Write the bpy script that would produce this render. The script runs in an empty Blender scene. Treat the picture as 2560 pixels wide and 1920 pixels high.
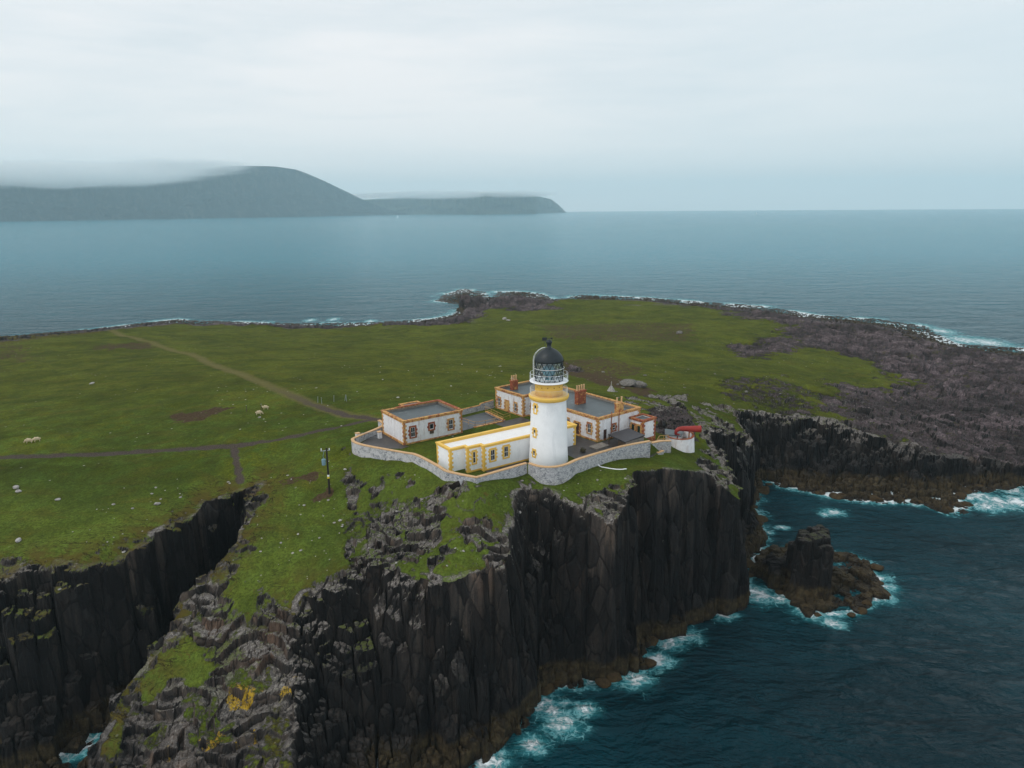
import bpy, bmesh, math, random
import numpy as np
from mathutils import Vector, Matrix
random.seed(7)
RNG = np.random.RandomState(11)
C = bpy.context.scene.collection
scene = bpy.context.scene

# ------------------------------------------------------------------ camera
PITCH = math.radians(13.86); ROLL = math.radians(0.44); CAM_Z = 66.0
F0 = Vector((0, math.cos(PITCH), -math.sin(PITCH))); U0 = Vector((0, math.sin(PITCH), math.cos(PITCH))); R0 = Vector((1, 0, 0))
RR = R0 * math.cos(ROLL) - U0 * math.sin(ROLL); UU = U0 * math.cos(ROLL) + R0 * math.sin(ROLL)
cam_d = bpy.data.cameras.new('camera'); cam = bpy.data.objects.new('camera', cam_d); C.objects.link(cam)
cam_d.sensor_width = 36.0; cam_d.lens = 36.0 * 1777.1 / 2560.0
cam_d.clip_start = 0.5; cam_d.clip_end = 60000
m = Matrix.Identity(4)
for i in range(3):
    m[i][0] = RR[i]; m[i][1] = UU[i]; m[i][2] = -F0[i]
m[0][3], m[1][3], m[2][3] = 0, 0, CAM_Z
cam.matrix_world = m
scene.camera = cam

# ------------------------------------------------------------------ world, sun, exposure
SUN_ELEV = math.radians(52); SUN_ROT = math.radians(-60)   # light from behind-left of the scene
scene.view_settings.view_transform = 'Standard'; scene.view_settings.look = 'None'
scene.view_settings.exposure = 0.1; scene.view_settings.gamma = 1.0


class NT:
    """tiny helper around a node tree"""
    def __init__(s, nt):
        s.t = nt
    def n(s, kind, **kw):
        nd = s.t.nodes.new(kind)
        for k, v in kw.items():
            if k.startswith('i_'):
                nd.inputs[k[2:].replace('_', ' ')].default_value = v
            else:
                setattr(nd, k, v)
        return nd
    def lk(s, a, b):
        s.t.links.new(a, b)
    def val(s, inp, v):
        if hasattr(v, 'links') or isinstance(v, bpy.types.NodeSocket):
            s.lk(v, inp)
        else:
            if hasattr(inp.default_value, '__len__') and not hasattr(v, '__len__'):
                v = (v, v, v, 1)[:len(inp.default_value)]
            if hasattr(inp.default_value, '__len__') and len(inp.default_value) == 4 and len(v) == 3:
                v = (*v, 1)
            inp.default_value = v
    def math(s, op, a, b=0.0, c=0.0, clamp=False):
        nd = s.n('ShaderNodeMath', operation=op, use_clamp=clamp)
        s.val(nd.inputs[0], a); s.val(nd.inputs[1], b)
        if op in ('MULTIPLY_ADD', 'COMPARE', 'SMOOTH_MIN'): s.val(nd.inputs[2], c)
        return nd.outputs[0]
    def mix(s, f, a, b, mode='MIX'):
        nd = s.n('ShaderNodeMix', data_type='RGBA', blend_type=mode)
        s.val(nd.inputs[0], f); s.val(nd.inputs[6], a); s.val(nd.inputs[7], b)
        return nd.outputs[2]
    def noise(s, vec, scale, detail=4, rough=0.55, dist=0.0):
        nd = s.n('ShaderNodeTexNoise'); s.lk(vec, nd.inputs['Vector'])
        nd.inputs['Scale'].default_value = scale; nd.inputs['Detail'].default_value = detail
        nd.inputs['Roughness'].default_value = rough; nd.inputs['Distortion'].default_value = dist
        return nd.outputs[0]
    def voro(s, vec, scale, feature='F1', out=0, rnd=1.0):
        nd = s.n('ShaderNodeTexVoronoi', feature=feature); s.lk(vec, nd.inputs['Vector'])
        nd.inputs['Scale'].default_value = scale; nd.inputs['Randomness'].default_value = rnd
        return nd.outputs[out]
    def ramp(s, f, stops, interp='LINEAR'):
        nd = s.n('ShaderNodeValToRGB'); cr = nd.color_ramp; cr.interpolation = interp
        while len(cr.elements) < len(stops): cr.elements.new(0.5)
        for e, (p, c) in zip(cr.elements, stops):
            e.position = p; e.color = (*c, 1) if hasattr(c, '__len__') else (c, c, c, 1)
        s.lk(f, nd.inputs[0]); return nd.outputs[0]
    def rng(s, f, a, b, c=0.0, d=1.0, smooth=True):
        nd = s.n('ShaderNodeMapRange', interpolation_type='SMOOTHSTEP' if smooth else 'LINEAR')
        s.val(nd.inputs[0], f)
        for i, v in zip((1, 2, 3, 4), (a, b, c, d)): s.val(nd.inputs[i], v)
        return nd.outputs[0]
    def map(s, vec, scale=(1, 1, 1), loc=(0, 0, 0)):
        nd = s.n('ShaderNodeMapping'); s.lk(vec, nd.inputs[0])
        nd.inputs['Scale'].default_value = scale; nd.inputs['Location'].default_value = loc
        return nd.outputs[0]
    def bump(s, h, strength, dist, nrm=None):
        nd = s.n('ShaderNodeBump'); s.lk(h, nd.inputs['Height'])
        nd.inputs['Strength'].default_value = strength; nd.inputs['Distance'].default_value = dist
        if nrm is not None: s.lk(nrm, nd.inputs['Normal'])
        return nd.outputs[0]


w = bpy.data.worlds.new("World"); scene.world = w; w.use_nodes = True
W = NT(w.node_tree); w.node_tree.nodes.clear()
sky = W.n('ShaderNodeTexSky', sky_type='NISHITA', sun_disc=False, sun_elevation=SUN_ELEV, sun_rotation=SUN_ROT)
sky.air_density = 1.0; sky.dust_density = 3.0; sky.ozone_density = 1.5
tc = W.n('ShaderNodeTexCoord'); gen = tc.outputs['Generated']
sep = W.n('ShaderNodeSeparateXYZ'); W.lk(gen, sep.inputs[0])
# overcast deck: broad soft bands, a little bluer low down and to the right
cv = W.map(gen, (1.0, 1.0, 4.5))
n1 = W.noise(cv, 1.7, 5, 0.5, 0.3)
n2 = W.noise(W.map(gen, (1.0, 1.0, 9.0), (3, 1, 2)), 3.5, 5, 0.55, 0.4)
nn = W.math('ADD', W.math('MULTIPLY', n1, 0.65), W.math('MULTIPLY', n2, 0.35))
deck = W.ramp(nn, [(0.36, (7.3, 8.0, 8.4)), (0.5, (8.6, 8.9, 9.1)), (0.62, (9.7, 9.6, 9.6))])
side = W.rng(sep.outputs[0], -0.2, 0.75)
deck = W.mix(W.math('MULTIPLY', side, 0.55), deck, (6.6, 7.9, 8.5))
low = W.rng(sep.outputs[2], 0.0, 0.16, 1.0, 0.0)
deck = W.mix(W.math('MULTIPLY', low, 0.65), deck, (9.6, 9.9, 10.0))
col = W.mix(0.9, sky.outputs[0], deck)
bg = W.n('ShaderNodeBackground'); W.lk(col, bg.inputs[0]); bg.inputs[1].default_value = 0.1
wo = W.n('ShaderNodeOutputWorld'); W.lk(bg.outputs[0], wo.inputs[0])

sun_d = bpy.data.lights.new('sun', 'SUN'); sun_d.energy = 1.0; sun_d.angle = math.radians(14); sun_d.color = (1.0, 0.96, 0.9)
sun = bpy.data.objects.new('sun', sun_d); C.objects.link(sun)
sd = Vector((math.cos(SUN_ELEV) * math.sin(SUN_ROT), math.cos(SUN_ELEV) * math.cos(SUN_ROT), math.sin(SUN_ELEV)))
sd = Vector((-0.62, -0.25, 0.0)).normalized() * math.cos(SUN_ELEV) + Vector((0, 0, math.sin(SUN_ELEV)))
sky.sun_rotation = math.atan2(sd.x, sd.y)
sun.rotation_euler = sd.to_track_quat('Z', 'Y').to_euler()

# ------------------------------------------------------------------ survey data (world metres, sea level = 0)
CLIFF_EDGE=[(-260.00,135.00,20.00),(-110.00,92.00,20.00),(-65.58,82.42,21.00),(-63.20,84.18,21.00),(-56.02,84.14,20.50),(-52.33,87.57,21.00),(-50.73,92.08,21.50),(-47.63,95.50,22.00),(-45.76,100.97,22.50),(-42.54,103.98,23.50),(-40.96,105.39,24.00),(-40.20,103.93,23.50),(-39.84,95.36,22.00),(-40.01,91.06,20.50),(-41.57,86.66,19.00),(-43.78,83.35,16.50),(-44.05,81.69,14.50),(-45.58,79.18,12.50),(-47.42,75.36,10.00),(-48.15,70.62,8.00),(-48.22,66.57,6.00),(-43.93,59.95,4.00),(-32.70,57.16,4.00),(-25.43,57.86,6.00),(-23.82,64.12,8.00),(-24.82,69.30,9.50),(-26.01,73.77,11.00),(-27.84,78.22,13.00),(-28.20,79.63,16.00),(-27.48,81.71,18.00),(-24.11,81.83,20.00),(-19.94,84.74,21.00),(-19.30,87.06,22.00),(-18.13,83.79,23.00),(-13.86,80.99,22.50),(-9.04,78.95,22.00),(-5.67,79.70,22.50),(-0.81,81.91,23.50),(0.23,89.27,24.50),(1.79,94.46,26.00),(4.78,94.89,26.50),(9.42,91.43,25.50),(14.31,89.30,23.00),(16.07,94.04,25.00),(17.13,96.92,27.00),(18.49,99.86,27.80),(22.44,100.56,27.50),(27.94,102.94,27.00),(31.70,107.26,25.50),(33.96,105.57,23.00),(35.66,105.17,20.00),(36.56,105.71,18.00),(37.72,121.02,22.50),(37.16,128.52,24.00),(38.30,129.70,25.00),(43.94,137.55,22.00),(49.95,143.43,17.00),(53.51,145.79,13.00),(54.24,150.57,14.00),(52.66,156.98,18.00),(51.79,163.22,19.00),(63.01,174.31,15.50),(73.17,175.80,14.00),(83.12,176.39,12.50),(91.96,169.56,10.00),(100.49,163.81,8.50),(106.89,162.87,7.00),(116.57,165.45,6.00),(122.21,159.94,5.00),(140.05,156.09,4.00),(300.00,235.00,4.00),(330.00,300.00,4.00),(218.85,297.53,4.00),(197.47,311.88,4.00),(200.89,347.90,4.00),(192.33,377.22,4.00),(164.69,394.87,4.00),(150.24,428.71,4.00),(130.56,448.47,4.00),(92.62,480.70,4.00),(47.26,498.75,4.00),(24.59,469.12,6.00),(8.16,492.48,7.00),(-7.81,488.19,7.00),(-15.30,472.11,5.00),(-24.00,494.54,7.00),(-33.25,489.05,9.00),(-47.01,499.15,5.00),(-28.72,464.20,4.00),(-28.80,419.00,4.00),(-45.79,398.60,4.00),(-83.07,388.91,4.00),(-118.88,389.04,4.00),(-137.98,385.35,5.00),(-189.16,397.62,5.00),(-190.44,360.08,9.00),(-189.65,329.44,12.00),(-197.28,297.83,15.00),(-202.20,277.25,17.00),(-330.00,300.00,18.00),(-420.00,200.00,20.00)]
SHORE=[(-260.00,120.00),(-110.00,80.00),(-60.96,70.36),(-56.90,71.73),(-55.11,74.29),(-54.25,79.07),(-51.14,84.60),(-49.00,89.39),(-46.66,92.45),(-44.86,97.90),(-41.92,100.83),(-41.21,99.09),(-40.30,92.53),(-41.99,88.10),(-44.23,84.78),(-44.86,82.95),(-47.98,76.75),(-52.23,75.81),(-51.06,67.58),(-43.68,59.30),(-31.56,56.65),(-23.89,60.21),(-18.37,66.00),(-9.48,70.56),(-4.65,73.03),(-1.89,77.28),(1.74,80.61),(2.52,86.14),(9.17,88.05),(14.95,89.21),(16.58,93.29),(19.39,91.60),(21.39,98.50),(26.89,100.30),(30.65,104.87),(37.83,108.29),(40.75,111.98),(42.19,121.89),(47.66,128.35),(51.56,136.55),(53.98,145.78),(53.16,149.57),(57.34,154.80),(61.55,164.87),(66.67,161.74),(73.40,156.42),(84.07,151.59),(94.57,151.39),(96.77,146.22),(101.88,148.65),(105.93,157.47),(123.50,160.59),(144.00,157.28),(310.00,220.00),(340.00,300.00),(242.76,330.69),(230.36,335.87),(217.27,343.66),(232.88,395.28),(220.18,421.72),(190.00,442.41),(171.97,482.51),(148.91,500.97),(103.18,536.13),(52.75,557.20),(31.02,526.57),(24.22,568.47),(5.88,582.75),(-11.18,583.91),(-14.70,529.38),(-22.60,584.68),(-41.14,606.78),(-52.02,573.52),(-55.80,526.41),(-34.13,499.23),(-37.16,454.44),(-50.17,437.33),(-90.59,424.59),(-129.66,424.73),(-152.97,427.67),(-210.78,443.58),(-226.89,429.50),(-237.33,412.67),(-263.16,397.80),(-280.47,385.08),(-370.00,330.00),(-460.00,200.00)]
STACK_SHORE=[(45.77,120.08),(45.96,124.56),(49.48,128.32),(56.22,129.19),(62.67,127.13),(66.28,125.17),(67.16,121.50),(66.32,117.21),(63.96,110.88),(60.08,108.70),(57.17,105.88),(53.03,105.24),(48.72,106.00),(47.00,109.62),(48.20,115.02),(46.17,117.51)]
STACK_TOP=[(50.01,115.36),(52.52,117.54),(56.07,117.10),(55.71,113.47),(53.46,109.22),(47.97,110.14)]
STACK_SHOULDER=[(45.08,118.82),(47.72,121.50),(52.81,122.34),(50.48,115.26),(44.97,113.68)]
HEIGHTS=[(-25.6,107,28),(-20.2,101.7,28),(-14.3,100.1,28.2),(-7.1,95.4,27.8),(2.8,96,28.2),(13.7,103,28),(22.3,107,28),(23.8,103.9,27.6),(-13.6,93.5,25.5),(-6.9,90.6,25.3),(-6.5,84.9,24),(-12.9,87.7,24),(-3,89.3,25.2),(8.2,96.2,27),(-17.8,95.2,25.5),(-19.1,90.7,24),(-23,101.2,26),(-24.7,98.8,24),(-21.7,92,22),(-28.2,101.4,24),(-30.5,92.2,22),(-32,88.2,20.5),(-32.9,82.9,18),(-36.3,81.6,15.5),(-37.6,98,23),(-35.2,103.9,25),(-30.3,108.1,26.5),(-34.9,77.6,13.5),(-39.9,78.4,13),(-30.1,72.8,10.5),(-40,72.9,10.5),(-35.8,67.7,8.5),(-42.8,68.9,7.5),(-29.6,67.6,8.5),(-75.7,97.5,23.5),(-65.6,97.8,23.3),(-56.8,100.6,23.5),(-60.4,88.8,21.8),(-69.7,88.6,22),(-50.6,106,24.3),(-52.9,92.5,22),(-88.1,115.7,25),(-65.8,118.8,25),(-47.9,119.2,26),(-26.2,125.9,28.5),(-38.4,123.3,27.2),(-108.6,144.8,24),(-76.9,140.6,25),(-50.2,147,26),(-142,192,21),(-100.6,186.5,22),(-66.3,196.6,22),(-151.1,251.9,17),(-119.3,275,14),(-31.8,154.3,26),(-54.3,268.1,13),(-11.2,157.5,25),(-16.9,240.3,15),(-1.1,336.5,8),(35.2,369.2,7),(23.7,182.4,22),(34.2,264.7,13),(32.4,163.8,23),(49.4,214.7,17),(79.2,303.5,9),(120.8,371.3,6),(66.8,201.8,17),(104.5,264,9),(75.7,189.3,16),(118.5,237.6,8),(96.8,192.4,11),(44.3,166.7,21),(30.5,153.7,23.5),(136,225.8,6),(112.1,184.1,8),(161,228.9,5),(134.5,188.8,5),(100.7,388.4,6),(148.1,322.1,5),(171.2,271.6,5),(-15.7,438.8,5),(-37.7,369.8,5),(29.6,115.9,26.5),(31.9,115.1,25.5),(32.5,139.3,24.5),(36,146.1,24),(-17,111,29),(-22,116,29),(-10,103,29),(5,101,29),(5,115,29),(14,108,29),(-3,131,29),(-10,122,29),(23,113,27.7),(22,120,28),(10,135,28.5),(-26.8,108.5,27),(-23,104.8,27.2),(-17,101.8,27.8),(-12,96.6,28.2),(-10.2,94,29.2),(-7.5,91.5,29.8),(-5.2,90.6,30.6),(-2.5,92.4,30.2),(-5,89,29.2),(-1,94,28.8),(2,96,28),(5.5,94.6,27.4),(9.5,98.2,27.5),(14,101.6,27.6),(18,104.4,27.3),(22,106,26.6),(24.5,109,25.7),(27,111.8,25.5),(30,113.6,24.5),(33,115.5,23.8),(-110,92,20),(-65.6,82.4,21),(-63.2,84.2,21),(-56,84.1,20.5),(-52.3,87.6,21),(-50.7,92.1,21.5),(-47.6,95.5,22),(-45.8,101,22.5),(-42.5,104,23.5),(-41,105.4,24),(-40.2,103.9,23.5),(-39.8,95.4,22),(-40,91.1,20.5),(-41.6,86.7,19),(-43.8,83.3,16.5),(-44,81.7,14.5),(-45.6,79.2,12.5),(-47.4,75.4,10),(-48.1,70.6,8),(-48.2,66.6,6),(-43.9,59.9,4),(-32.7,57.2,4),(-25.4,57.9,6),(-23.8,64.1,8),(-24.8,69.3,9.5),(-26,73.8,11),(-27.8,78.2,13),(-28.2,79.6,16),(-27.5,81.7,18),(-24.1,81.8,20),(-19.9,84.7,21),(-19.3,87.1,22),(-18.1,83.8,23),(-13.9,81,22.5),(-9,78.9,22),(-5.7,79.7,22.5),(-0.8,81.9,23.5),(0.2,89.3,24.5),(1.8,94.5,26),(4.8,94.9,26.5),(9.4,91.4,25.5),(14.3,89.3,23),(16.1,94,25),(17.1,96.9,27),(18.5,99.9,27.8),(22.4,100.6,27.5),(27.9,102.9,27),(31.7,107.3,25.5),(34,105.6,23),(35.7,105.2,20),(36.6,105.7,18),(37.7,121,22.5),(37.2,128.5,24),(38.3,129.7,25),(43.9,137.6,22),(49.9,143.4,17),(53.5,145.8,13),(54.2,150.6,14),(52.7,157,18),(51.8,163.2,19),(63,174.3,15.5),(73.2,175.8,14),(83.1,176.4,12.5),(92,169.6,10),(100.5,163.8,8.5),(106.9,162.9,7),(116.6,165.5,6),(122.2,159.9,5),(140.1,156.1,4),(197.5,311.9,4),(192.3,377.2,4),(164.7,394.9,4),(150.2,428.7,4),(130.6,448.5,4),(92.6,480.7,4),(47.3,498.8,4),(24.6,469.1,6),(8.2,492.5,7),(-7.8,488.2,7),(-15.3,472.1,5),(-24,494.5,7),(-33.2,489.1,9),(-47,499.2,5),(-28.7,464.2,4),(-28.8,419,4),(-45.8,398.6,4),(-83.1,388.9,4),(-118.9,389,4),(-138,385.3,5),(-189.2,397.6,5),(-190.4,360.1,9),(-189.6,329.4,12),(-197.3,297.8,15)]
PAINT=[('rock',1,2,[(-44.69,81.64),(-38.48,84.76),(-36.64,82.91),(-32.59,81.54),(-29.78,82.37),(-27.42,82.67),(-23.35,83.58),(-18.61,84.45),(-14.59,77.5),(-26.08,79.37),(-21.71,61.54),(-48.2,64.29),(-48.24,67.19)]),
('grass',1,1,[(-41.58,79.67),(-38.13,78.33),(-36.58,75.89),(-37.41,74.71),(-40.09,74.3),(-44.14,74.43),(-45.53,75.03),(-43.84,77.86)]),
('grass',0.8,0.8,[(-47.6,70.59),(-46.24,71.12),(-45.39,68.21),(-46.57,68.48)]),
('grass',0.9,0.8,[(-37,84.02),(-34.23,83.05),(-33.62,80.95),(-36.3,81.83)]),
('rock',1,1.2,[(-39.78,103.61),(-38.07,101.48),(-38.47,93.32),(-36.84,89.38),(-38.11,83.63),(-44.52,81.17),(-42.49,87.35),(-40.56,91.74),(-40.64,97.61)]),
('rock',0.9,0.8,[(-26.3,102.53),(-25.44,106.28),(-23.02,99.37),(-20.87,93.25),(-20.78,84.53),(-22.11,85),(-23.2,93.22),(-24.51,97.29)]),
('rock',1,1.2,[(-21.49,98.69),(-19.32,100.46),(-16.4,94.65),(-14.47,90.15),(-14.55,81.62),(-18.69,84.9),(-20.33,92.1)]),
('rock',0.95,1,[(-15.61,93.82),(-10.91,93.38),(-8.63,93.66),(-4.33,92.09),(-6.16,90.09),(-0.5,92.13),(1.43,92.51),(0.07,82.48),(-6.22,79.2),(-14.55,81.62),(-14.78,87.68)]),
('rock',0.8,0.6,[(-17.16,100.14),(-14.66,99.76),(-13.95,96.7),(-16,96.72)]),
('rock',0.75,0.8,[(1.43,92.76),(3.78,94.7),(8.73,94.71),(15.05,97.41),(17.3,97.95),(15.08,88.14),(9.04,90.64),(4.66,92.57)]),
('rock',0.9,0.8,[(33.78,122.37),(34.75,119.59),(36.67,114.51),(35.57,100.84),(31.62,96.37),(30.12,102.66),(30.5,111.15)]),
('rock',0.7,1,[(-27.96,109.24),(-26.59,111.8),(-25.87,108.37),(-27.07,106.93)]),
('rock',1,1,[(41.95,161.91),(52.03,167.78),(56.57,151.97),(46.9,125.24),(33.24,113.98),(34.85,128.29)]),
('rubble',1,1,[(27.57,141.11),(39.84,157.74),(33.98,126.61),(32.88,120.52),(25.67,120.07)]),
('rock',0.9,1,[(26.48,157.93),(44.71,173.01),(38.69,150.86),(23.07,134.31)]),
('rubble',1,6,[(49.76,525.67),(94.92,492.86),(117.51,454.91),(140.11,432.23),(124.39,407.94),(147.43,376.82),(132.65,343.85),(127.78,314.05),(133.03,288.28),(142.64,280.37),(136.01,243.23),(126.22,229.25),(102.03,218.81),(83.7,196.06),(80.8,182.66),(87.71,178.4),(84.52,171.39),(103.29,157.03),(117.21,152.91),(146.85,151.4),(315.95,342.01),(244.41,333.54),(210.87,333.91),(221.68,425.22),(186.85,480.69)]),
('rubble',0.85,4,[(92.33,300.1),(117.87,333.88),(134.14,324.74),(127.41,297.99),(104.76,274.3),(90.16,274.47)]),
('rubble',0.55,4,[(60.81,199.86),(89.41,224.72),(98.11,210.09),(83.9,178.17),(65.15,177.1),(52.69,180.38)]),
('rubble',1,3,[(-60,562),(34.73,559.47),(27.16,436.1),(1.45,425.98),(-13.19,451.04),(-26.65,386.32),(-44.9,390.56),(-34.94,427.33)]),
('rubble',1,3,[(-201.74,419.2),(-126.73,415.72),(-45.57,421.75),(-37.06,389.06),(-86.74,382.37),(-135.49,378.2),(-174.7,388.46)]),
('rock',0.8,3,[(-70.6,84.45),(-63.79,85.16),(-56.75,85.43),(-52.9,88.68),(-50.48,92.98),(-48.12,96.65),(-45.53,93.6),(-48.72,83.03),(-63.93,79.52)]),
('peat',0.8,1.5,[(-70.84,142.06),(-66.46,143.11),(-61.82,146.11),(-59.32,144.76),(-60.51,140.42),(-62.14,135.31),(-67.16,136.2)]),
('peat',0.7,1,[(-36.89,104.72),(-34.22,105.69),(-30.68,106.37),(-28.37,106.02),(-29.53,104.65),(-33.55,103.26),(-35.72,103.23)]),
('peat',0.8,0.8,[(-32.46,99.23),(-30,100.55),(-27.87,101.14),(-27.39,100.25),(-29.69,99.3),(-31.73,97.82)]),
('peat',0.5,6,[(-202.22,277.05),(-186.95,270.59),(-157.65,233.75),(-155.27,223.24),(-172.25,234.63)]),
('peat',0.6,4,[(-166,277.52),(-148.99,294.93),(-138.42,269.8),(-153.53,258.97)]),
('peat',0.55,3,[(6.42,217.47),(32.26,249.62),(41.51,211.26),(22.56,173.3)]),
('peat',0.5,5,[(11.07,374.36),(95.87,369.21),(79.25,303.53),(19.7,314.89)]),
('peat',0.7,2,[(-46.16,96.81),(-42.29,103.28),(-39.77,103.36),(-43.64,99.17),(-45.28,94.63)]),
('peat',0.7,1,[(16.38,214.9),(28.41,189.4),(35.66,168.91),(31.62,159.69),(22.35,171.64),(14.73,193.02)]),
('rubble',0.9,1,[(17.34,218.03),(21.04,211.26),(20.78,201.76),(16.88,203.56)]),
('lichen',1,0.8,[(-35.45,67.97),(-32.08,68.81),(-31.22,67.82),(-34.56,66.99)]),
('lichen',1,0.8,[(-33.58,73.29),(-29.91,73.88),(-29.43,73.18),(-32.98,72.3)]),
('lichen',1,0.8,[(-28.61,73.23),(-26.55,73.89),(-25.87,72.31),(-27.69,71.9)]),
('lichen',1,0.8,[(-39.65,67.28),(-38.27,67.78),(-37.42,66.33),(-38.87,66.06)]),
('lichen',1,0.8,[(-30.13,69.27),(-29.21,69.74),(-28.58,67.69),(-29.38,67.74)])]
PATHS=[('track',1.9,[(-189.75,329.61),(-148.09,289.23),(-109.65,240.94),(-74.55,190.52),(-51.47,157.42),(-38.32,139.53),(-30.7,130.73),(-25.2,126.06)]),
('gravel',1.75,[(-96.55,118.35),(-89.13,117.18),(-77.05,117.21),(-65.9,119.04),(-53.64,119.15),(-46.37,119.52),(-37.79,121.26),(-29.21,123.97),(-25,126.34)]),
('gravel',1.2,[(-48.83,118.39),(-45.95,112),(-43.55,106.69)])]
SHEEP=[(-88.8,124.42),(-87.59,124.8),(-51.13,142.07),(-51,137.53)]
POSTS=[(-41.62,146.85),(-40.25,145.05),(-37.94,146),(-35.8,146.59),(-35.03,145.37),(-51.79,141.44),(-54.95,141.42)]
POLE=[(-27.73,100.53)]
CAIRN=[(23.34,162.21)]
BOULDERS=[(29.5,173.02),(31.52,172.58),(79.19,330.88),(-109.88,180.61),(-76.7,103.27),(-77.91,104.55),(-68.82,100.31),(-50.11,135.24),(-67.42,89.08),(-40.68,99.7),(-53.33,99.23),(-3.91,398.78),(-1.78,390.22),(0.78,92.22),(-34.03,86.5),(-22.94,87.42),(-27.19,84.24),(-64.19,97.7),(-55.53,98.1),(-56.32,94.3)]
FOAM=[(4.9,83.3,2.2),(6.3,79.7,2.1),(2.2,76.4,1.7),(9.5,83.2,1.5),(-3.0,73.5,2),(24.2,97.9,2),(21.2,93.8,2.2),(27.1,99.7,2),(17.3,89.5,2.2),(34.9,106.2,1.8),(43.0,111.9,2.8),(41.3,114.3,1.5),(46.8,111.1,1.8),(49.5,106.0,2),(52.1,103.2,1.5),(65.9,117.2,2.2),(64.0,110.9,1.8),(66.3,123.3,1.8),(66.7,113.9,1.5),(65.5,118.9,1.5),(64.0,126.1,1.8),(108.3,154.6,4),(111.3,151.1,4.5),(115.5,151.0,4),(106.5,148.6,3),(107.4,156.6,3),(119.1,157.8,3),(64.7,164.2,1.8),(68.3,160.2,2),(71.1,146.2,2),(57.0,138.7,1.2),(53.3,136.5,1),(68.5,145.0,1),(79.7,153.5,1.5),(92.0,150.6,1.5),(87.1,151.3,1.2),(228.2,352.1,8),(234.3,345.4,9),(231.6,379.8,6),(231.2,397.0,5),(172.0,482.5,4),(158.7,490.5,4),(185.9,446.7,4),(-54.8,526.4,4),(29.8,535.0,5),(24.1,565.3,3),(-110.7,438.5,3),(-124.2,435.4,3),(-55.0,76.9,2.2),(-55.9,75.6,1.4),(-86.0,429.8,3)]
HEADLAND_NEAR=[(-4150,5020,359),(-4116,5055,364),(-4080,5089,370),(-4045,5124,375),(-4008,5160,381),(-3972,5196,386),(-3934,5232,392),(-3896,5270,398),(-3858,5307,396),(-3819,5345,393),(-3780,5384,390),(-3745,5431,388),(-3710,5480,385),(-3675,5530,383),(-3639,5581,375),(-3603,5633,365),(-3566,5686,355),(-3528,5739,329),(-3490,5794,313),(-3450,5850,312),(-3410,5907,312),(-3370,5965,312),(-3328,6025,315),(-3285,6085,320),(-3242,6147,325),(-3198,6210,330),(-3149,6266,340),(-3095,6316,355),(-3041,6367,369),(-2986,6419,385),(-2930,6472,400),(-2873,6525,416),(-2815,6580,433),(-2756,6635,450),(-2696,6691,465),(-2635,6749,477),(-2573,6807,488),(-2509,6866,497),(-2449,6938,500),(-2397,7037,504),(-2342,7139,509),(-2287,7244,510),(-2229,7352,502),(-2170,7464,494),(-2109,7578,465),(-2046,7697,426),(-1983,7824,386),(-1923,7981,340),(-1861,8145,293),(-1797,8316,245),(-1729,8494,195),(-1659,8680,144),(-1586,8874,107),(-1508,9072,69),(-1407,9146,40),(-1303,9220,11)]
HEADLAND_FAR=[(-1920,9098,186),(-1879,9129,189),(-1838,9160,191),(-1796,9191,194),(-1754,9223,196),(-1712,9254,199),(-1670,9286,201),(-1627,9318,204),(-1584,9350,206),(-1540,9383,209),(-1495,9406,212),(-1446,9402,217),(-1396,9398,222),(-1347,9395,227),(-1297,9391,233),(-1248,9387,238),(-1199,9384,243),(-1149,9380,248),(-1100,9376,253),(-1046,9325,255),(-990,9259,255),(-935,9194,255),(-881,9130,255),(-828,9066,255),(-775,9004,255),(-724,8942,255),(-672,8881,255),(-622,8821,256),(-572,8762,256),(-523,8704,254),(-475,8646,252),(-427,8589,251),(-380,8533,249),(-333,8477,248),(-287,8423,246),(-244,8443,246),(-200,8469,247),(-157,8494,247),(-113,8521,247),(-69,8547,247),(-24,8573,247),(20,8600,245),(65,8627,241),(111,8654,238),(156,8681,234),(202,8708,231),(248,8735,227),(307,9126,225),(406,10465,236),(463,10527,224),(521,10589,212),(580,10652,200),(639,10716,163),(699,10781,121),(760,10847,66),(819,10880,11)]

# ------------------------------------------------------------------ terrain maths
TAB = RNG.rand(512, 512)
def vnoise(x, y, s=0):
    x = x + s * 37.7; y = y + s * 91.3
    xi = np.floor(x).astype(int); yi = np.floor(y).astype(int)
    fx = x - xi; fy = y - yi; fx = fx * fx * (3 - 2 * fx); fy = fy * fy * (3 - 2 * fy)
    a = TAB[xi & 511, yi & 511]; b = TAB[(xi + 1) & 511, yi & 511]; c = TAB[xi & 511, (yi + 1) & 511]; d = TAB[(xi + 1) & 511, (yi + 1) & 511]
    return (a * (1 - fx) + b * fx) * (1 - fy) + (c * (1 - fx) + d * fx) * fy
def fbm(x, y, o=4, s=0):
    r = 0; a = 0.5; t = 0
    for k in range(o):
        r = r + a * vnoise(x, y, s + k); t += a; a *= 0.5; x = x * 2.03; y = y * 2.03
    return r / t
def sdist(X, Y, poly):
    """signed distance to a closed polygon, negative inside"""
    P = np.array([q[:2] for q in poly]); n = len(P)
    best = np.full(X.shape, 1e18); ins = np.zeros(X.shape, bool)
    for i in range(n):
        ax, ay = P[i]; bx, by = P[(i + 1) % n]
        dx, dy = bx - ax, by - ay; L = dx * dx + dy * dy + 1e-12
        px = X - ax; py = Y - ay
        t = np.clip((px * dx + py * dy) / L, 0, 1)
        d = (px - t * dx) ** 2 + (py - t * dy) ** 2
        np.minimum(best, d, out=best)
        if dy != 0:
            c = (ay > Y) != (by > Y)
            ins ^= c & (px < dx * py / dy)
    r = np.sqrt(best); return np.where(ins, -r, r)
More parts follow.
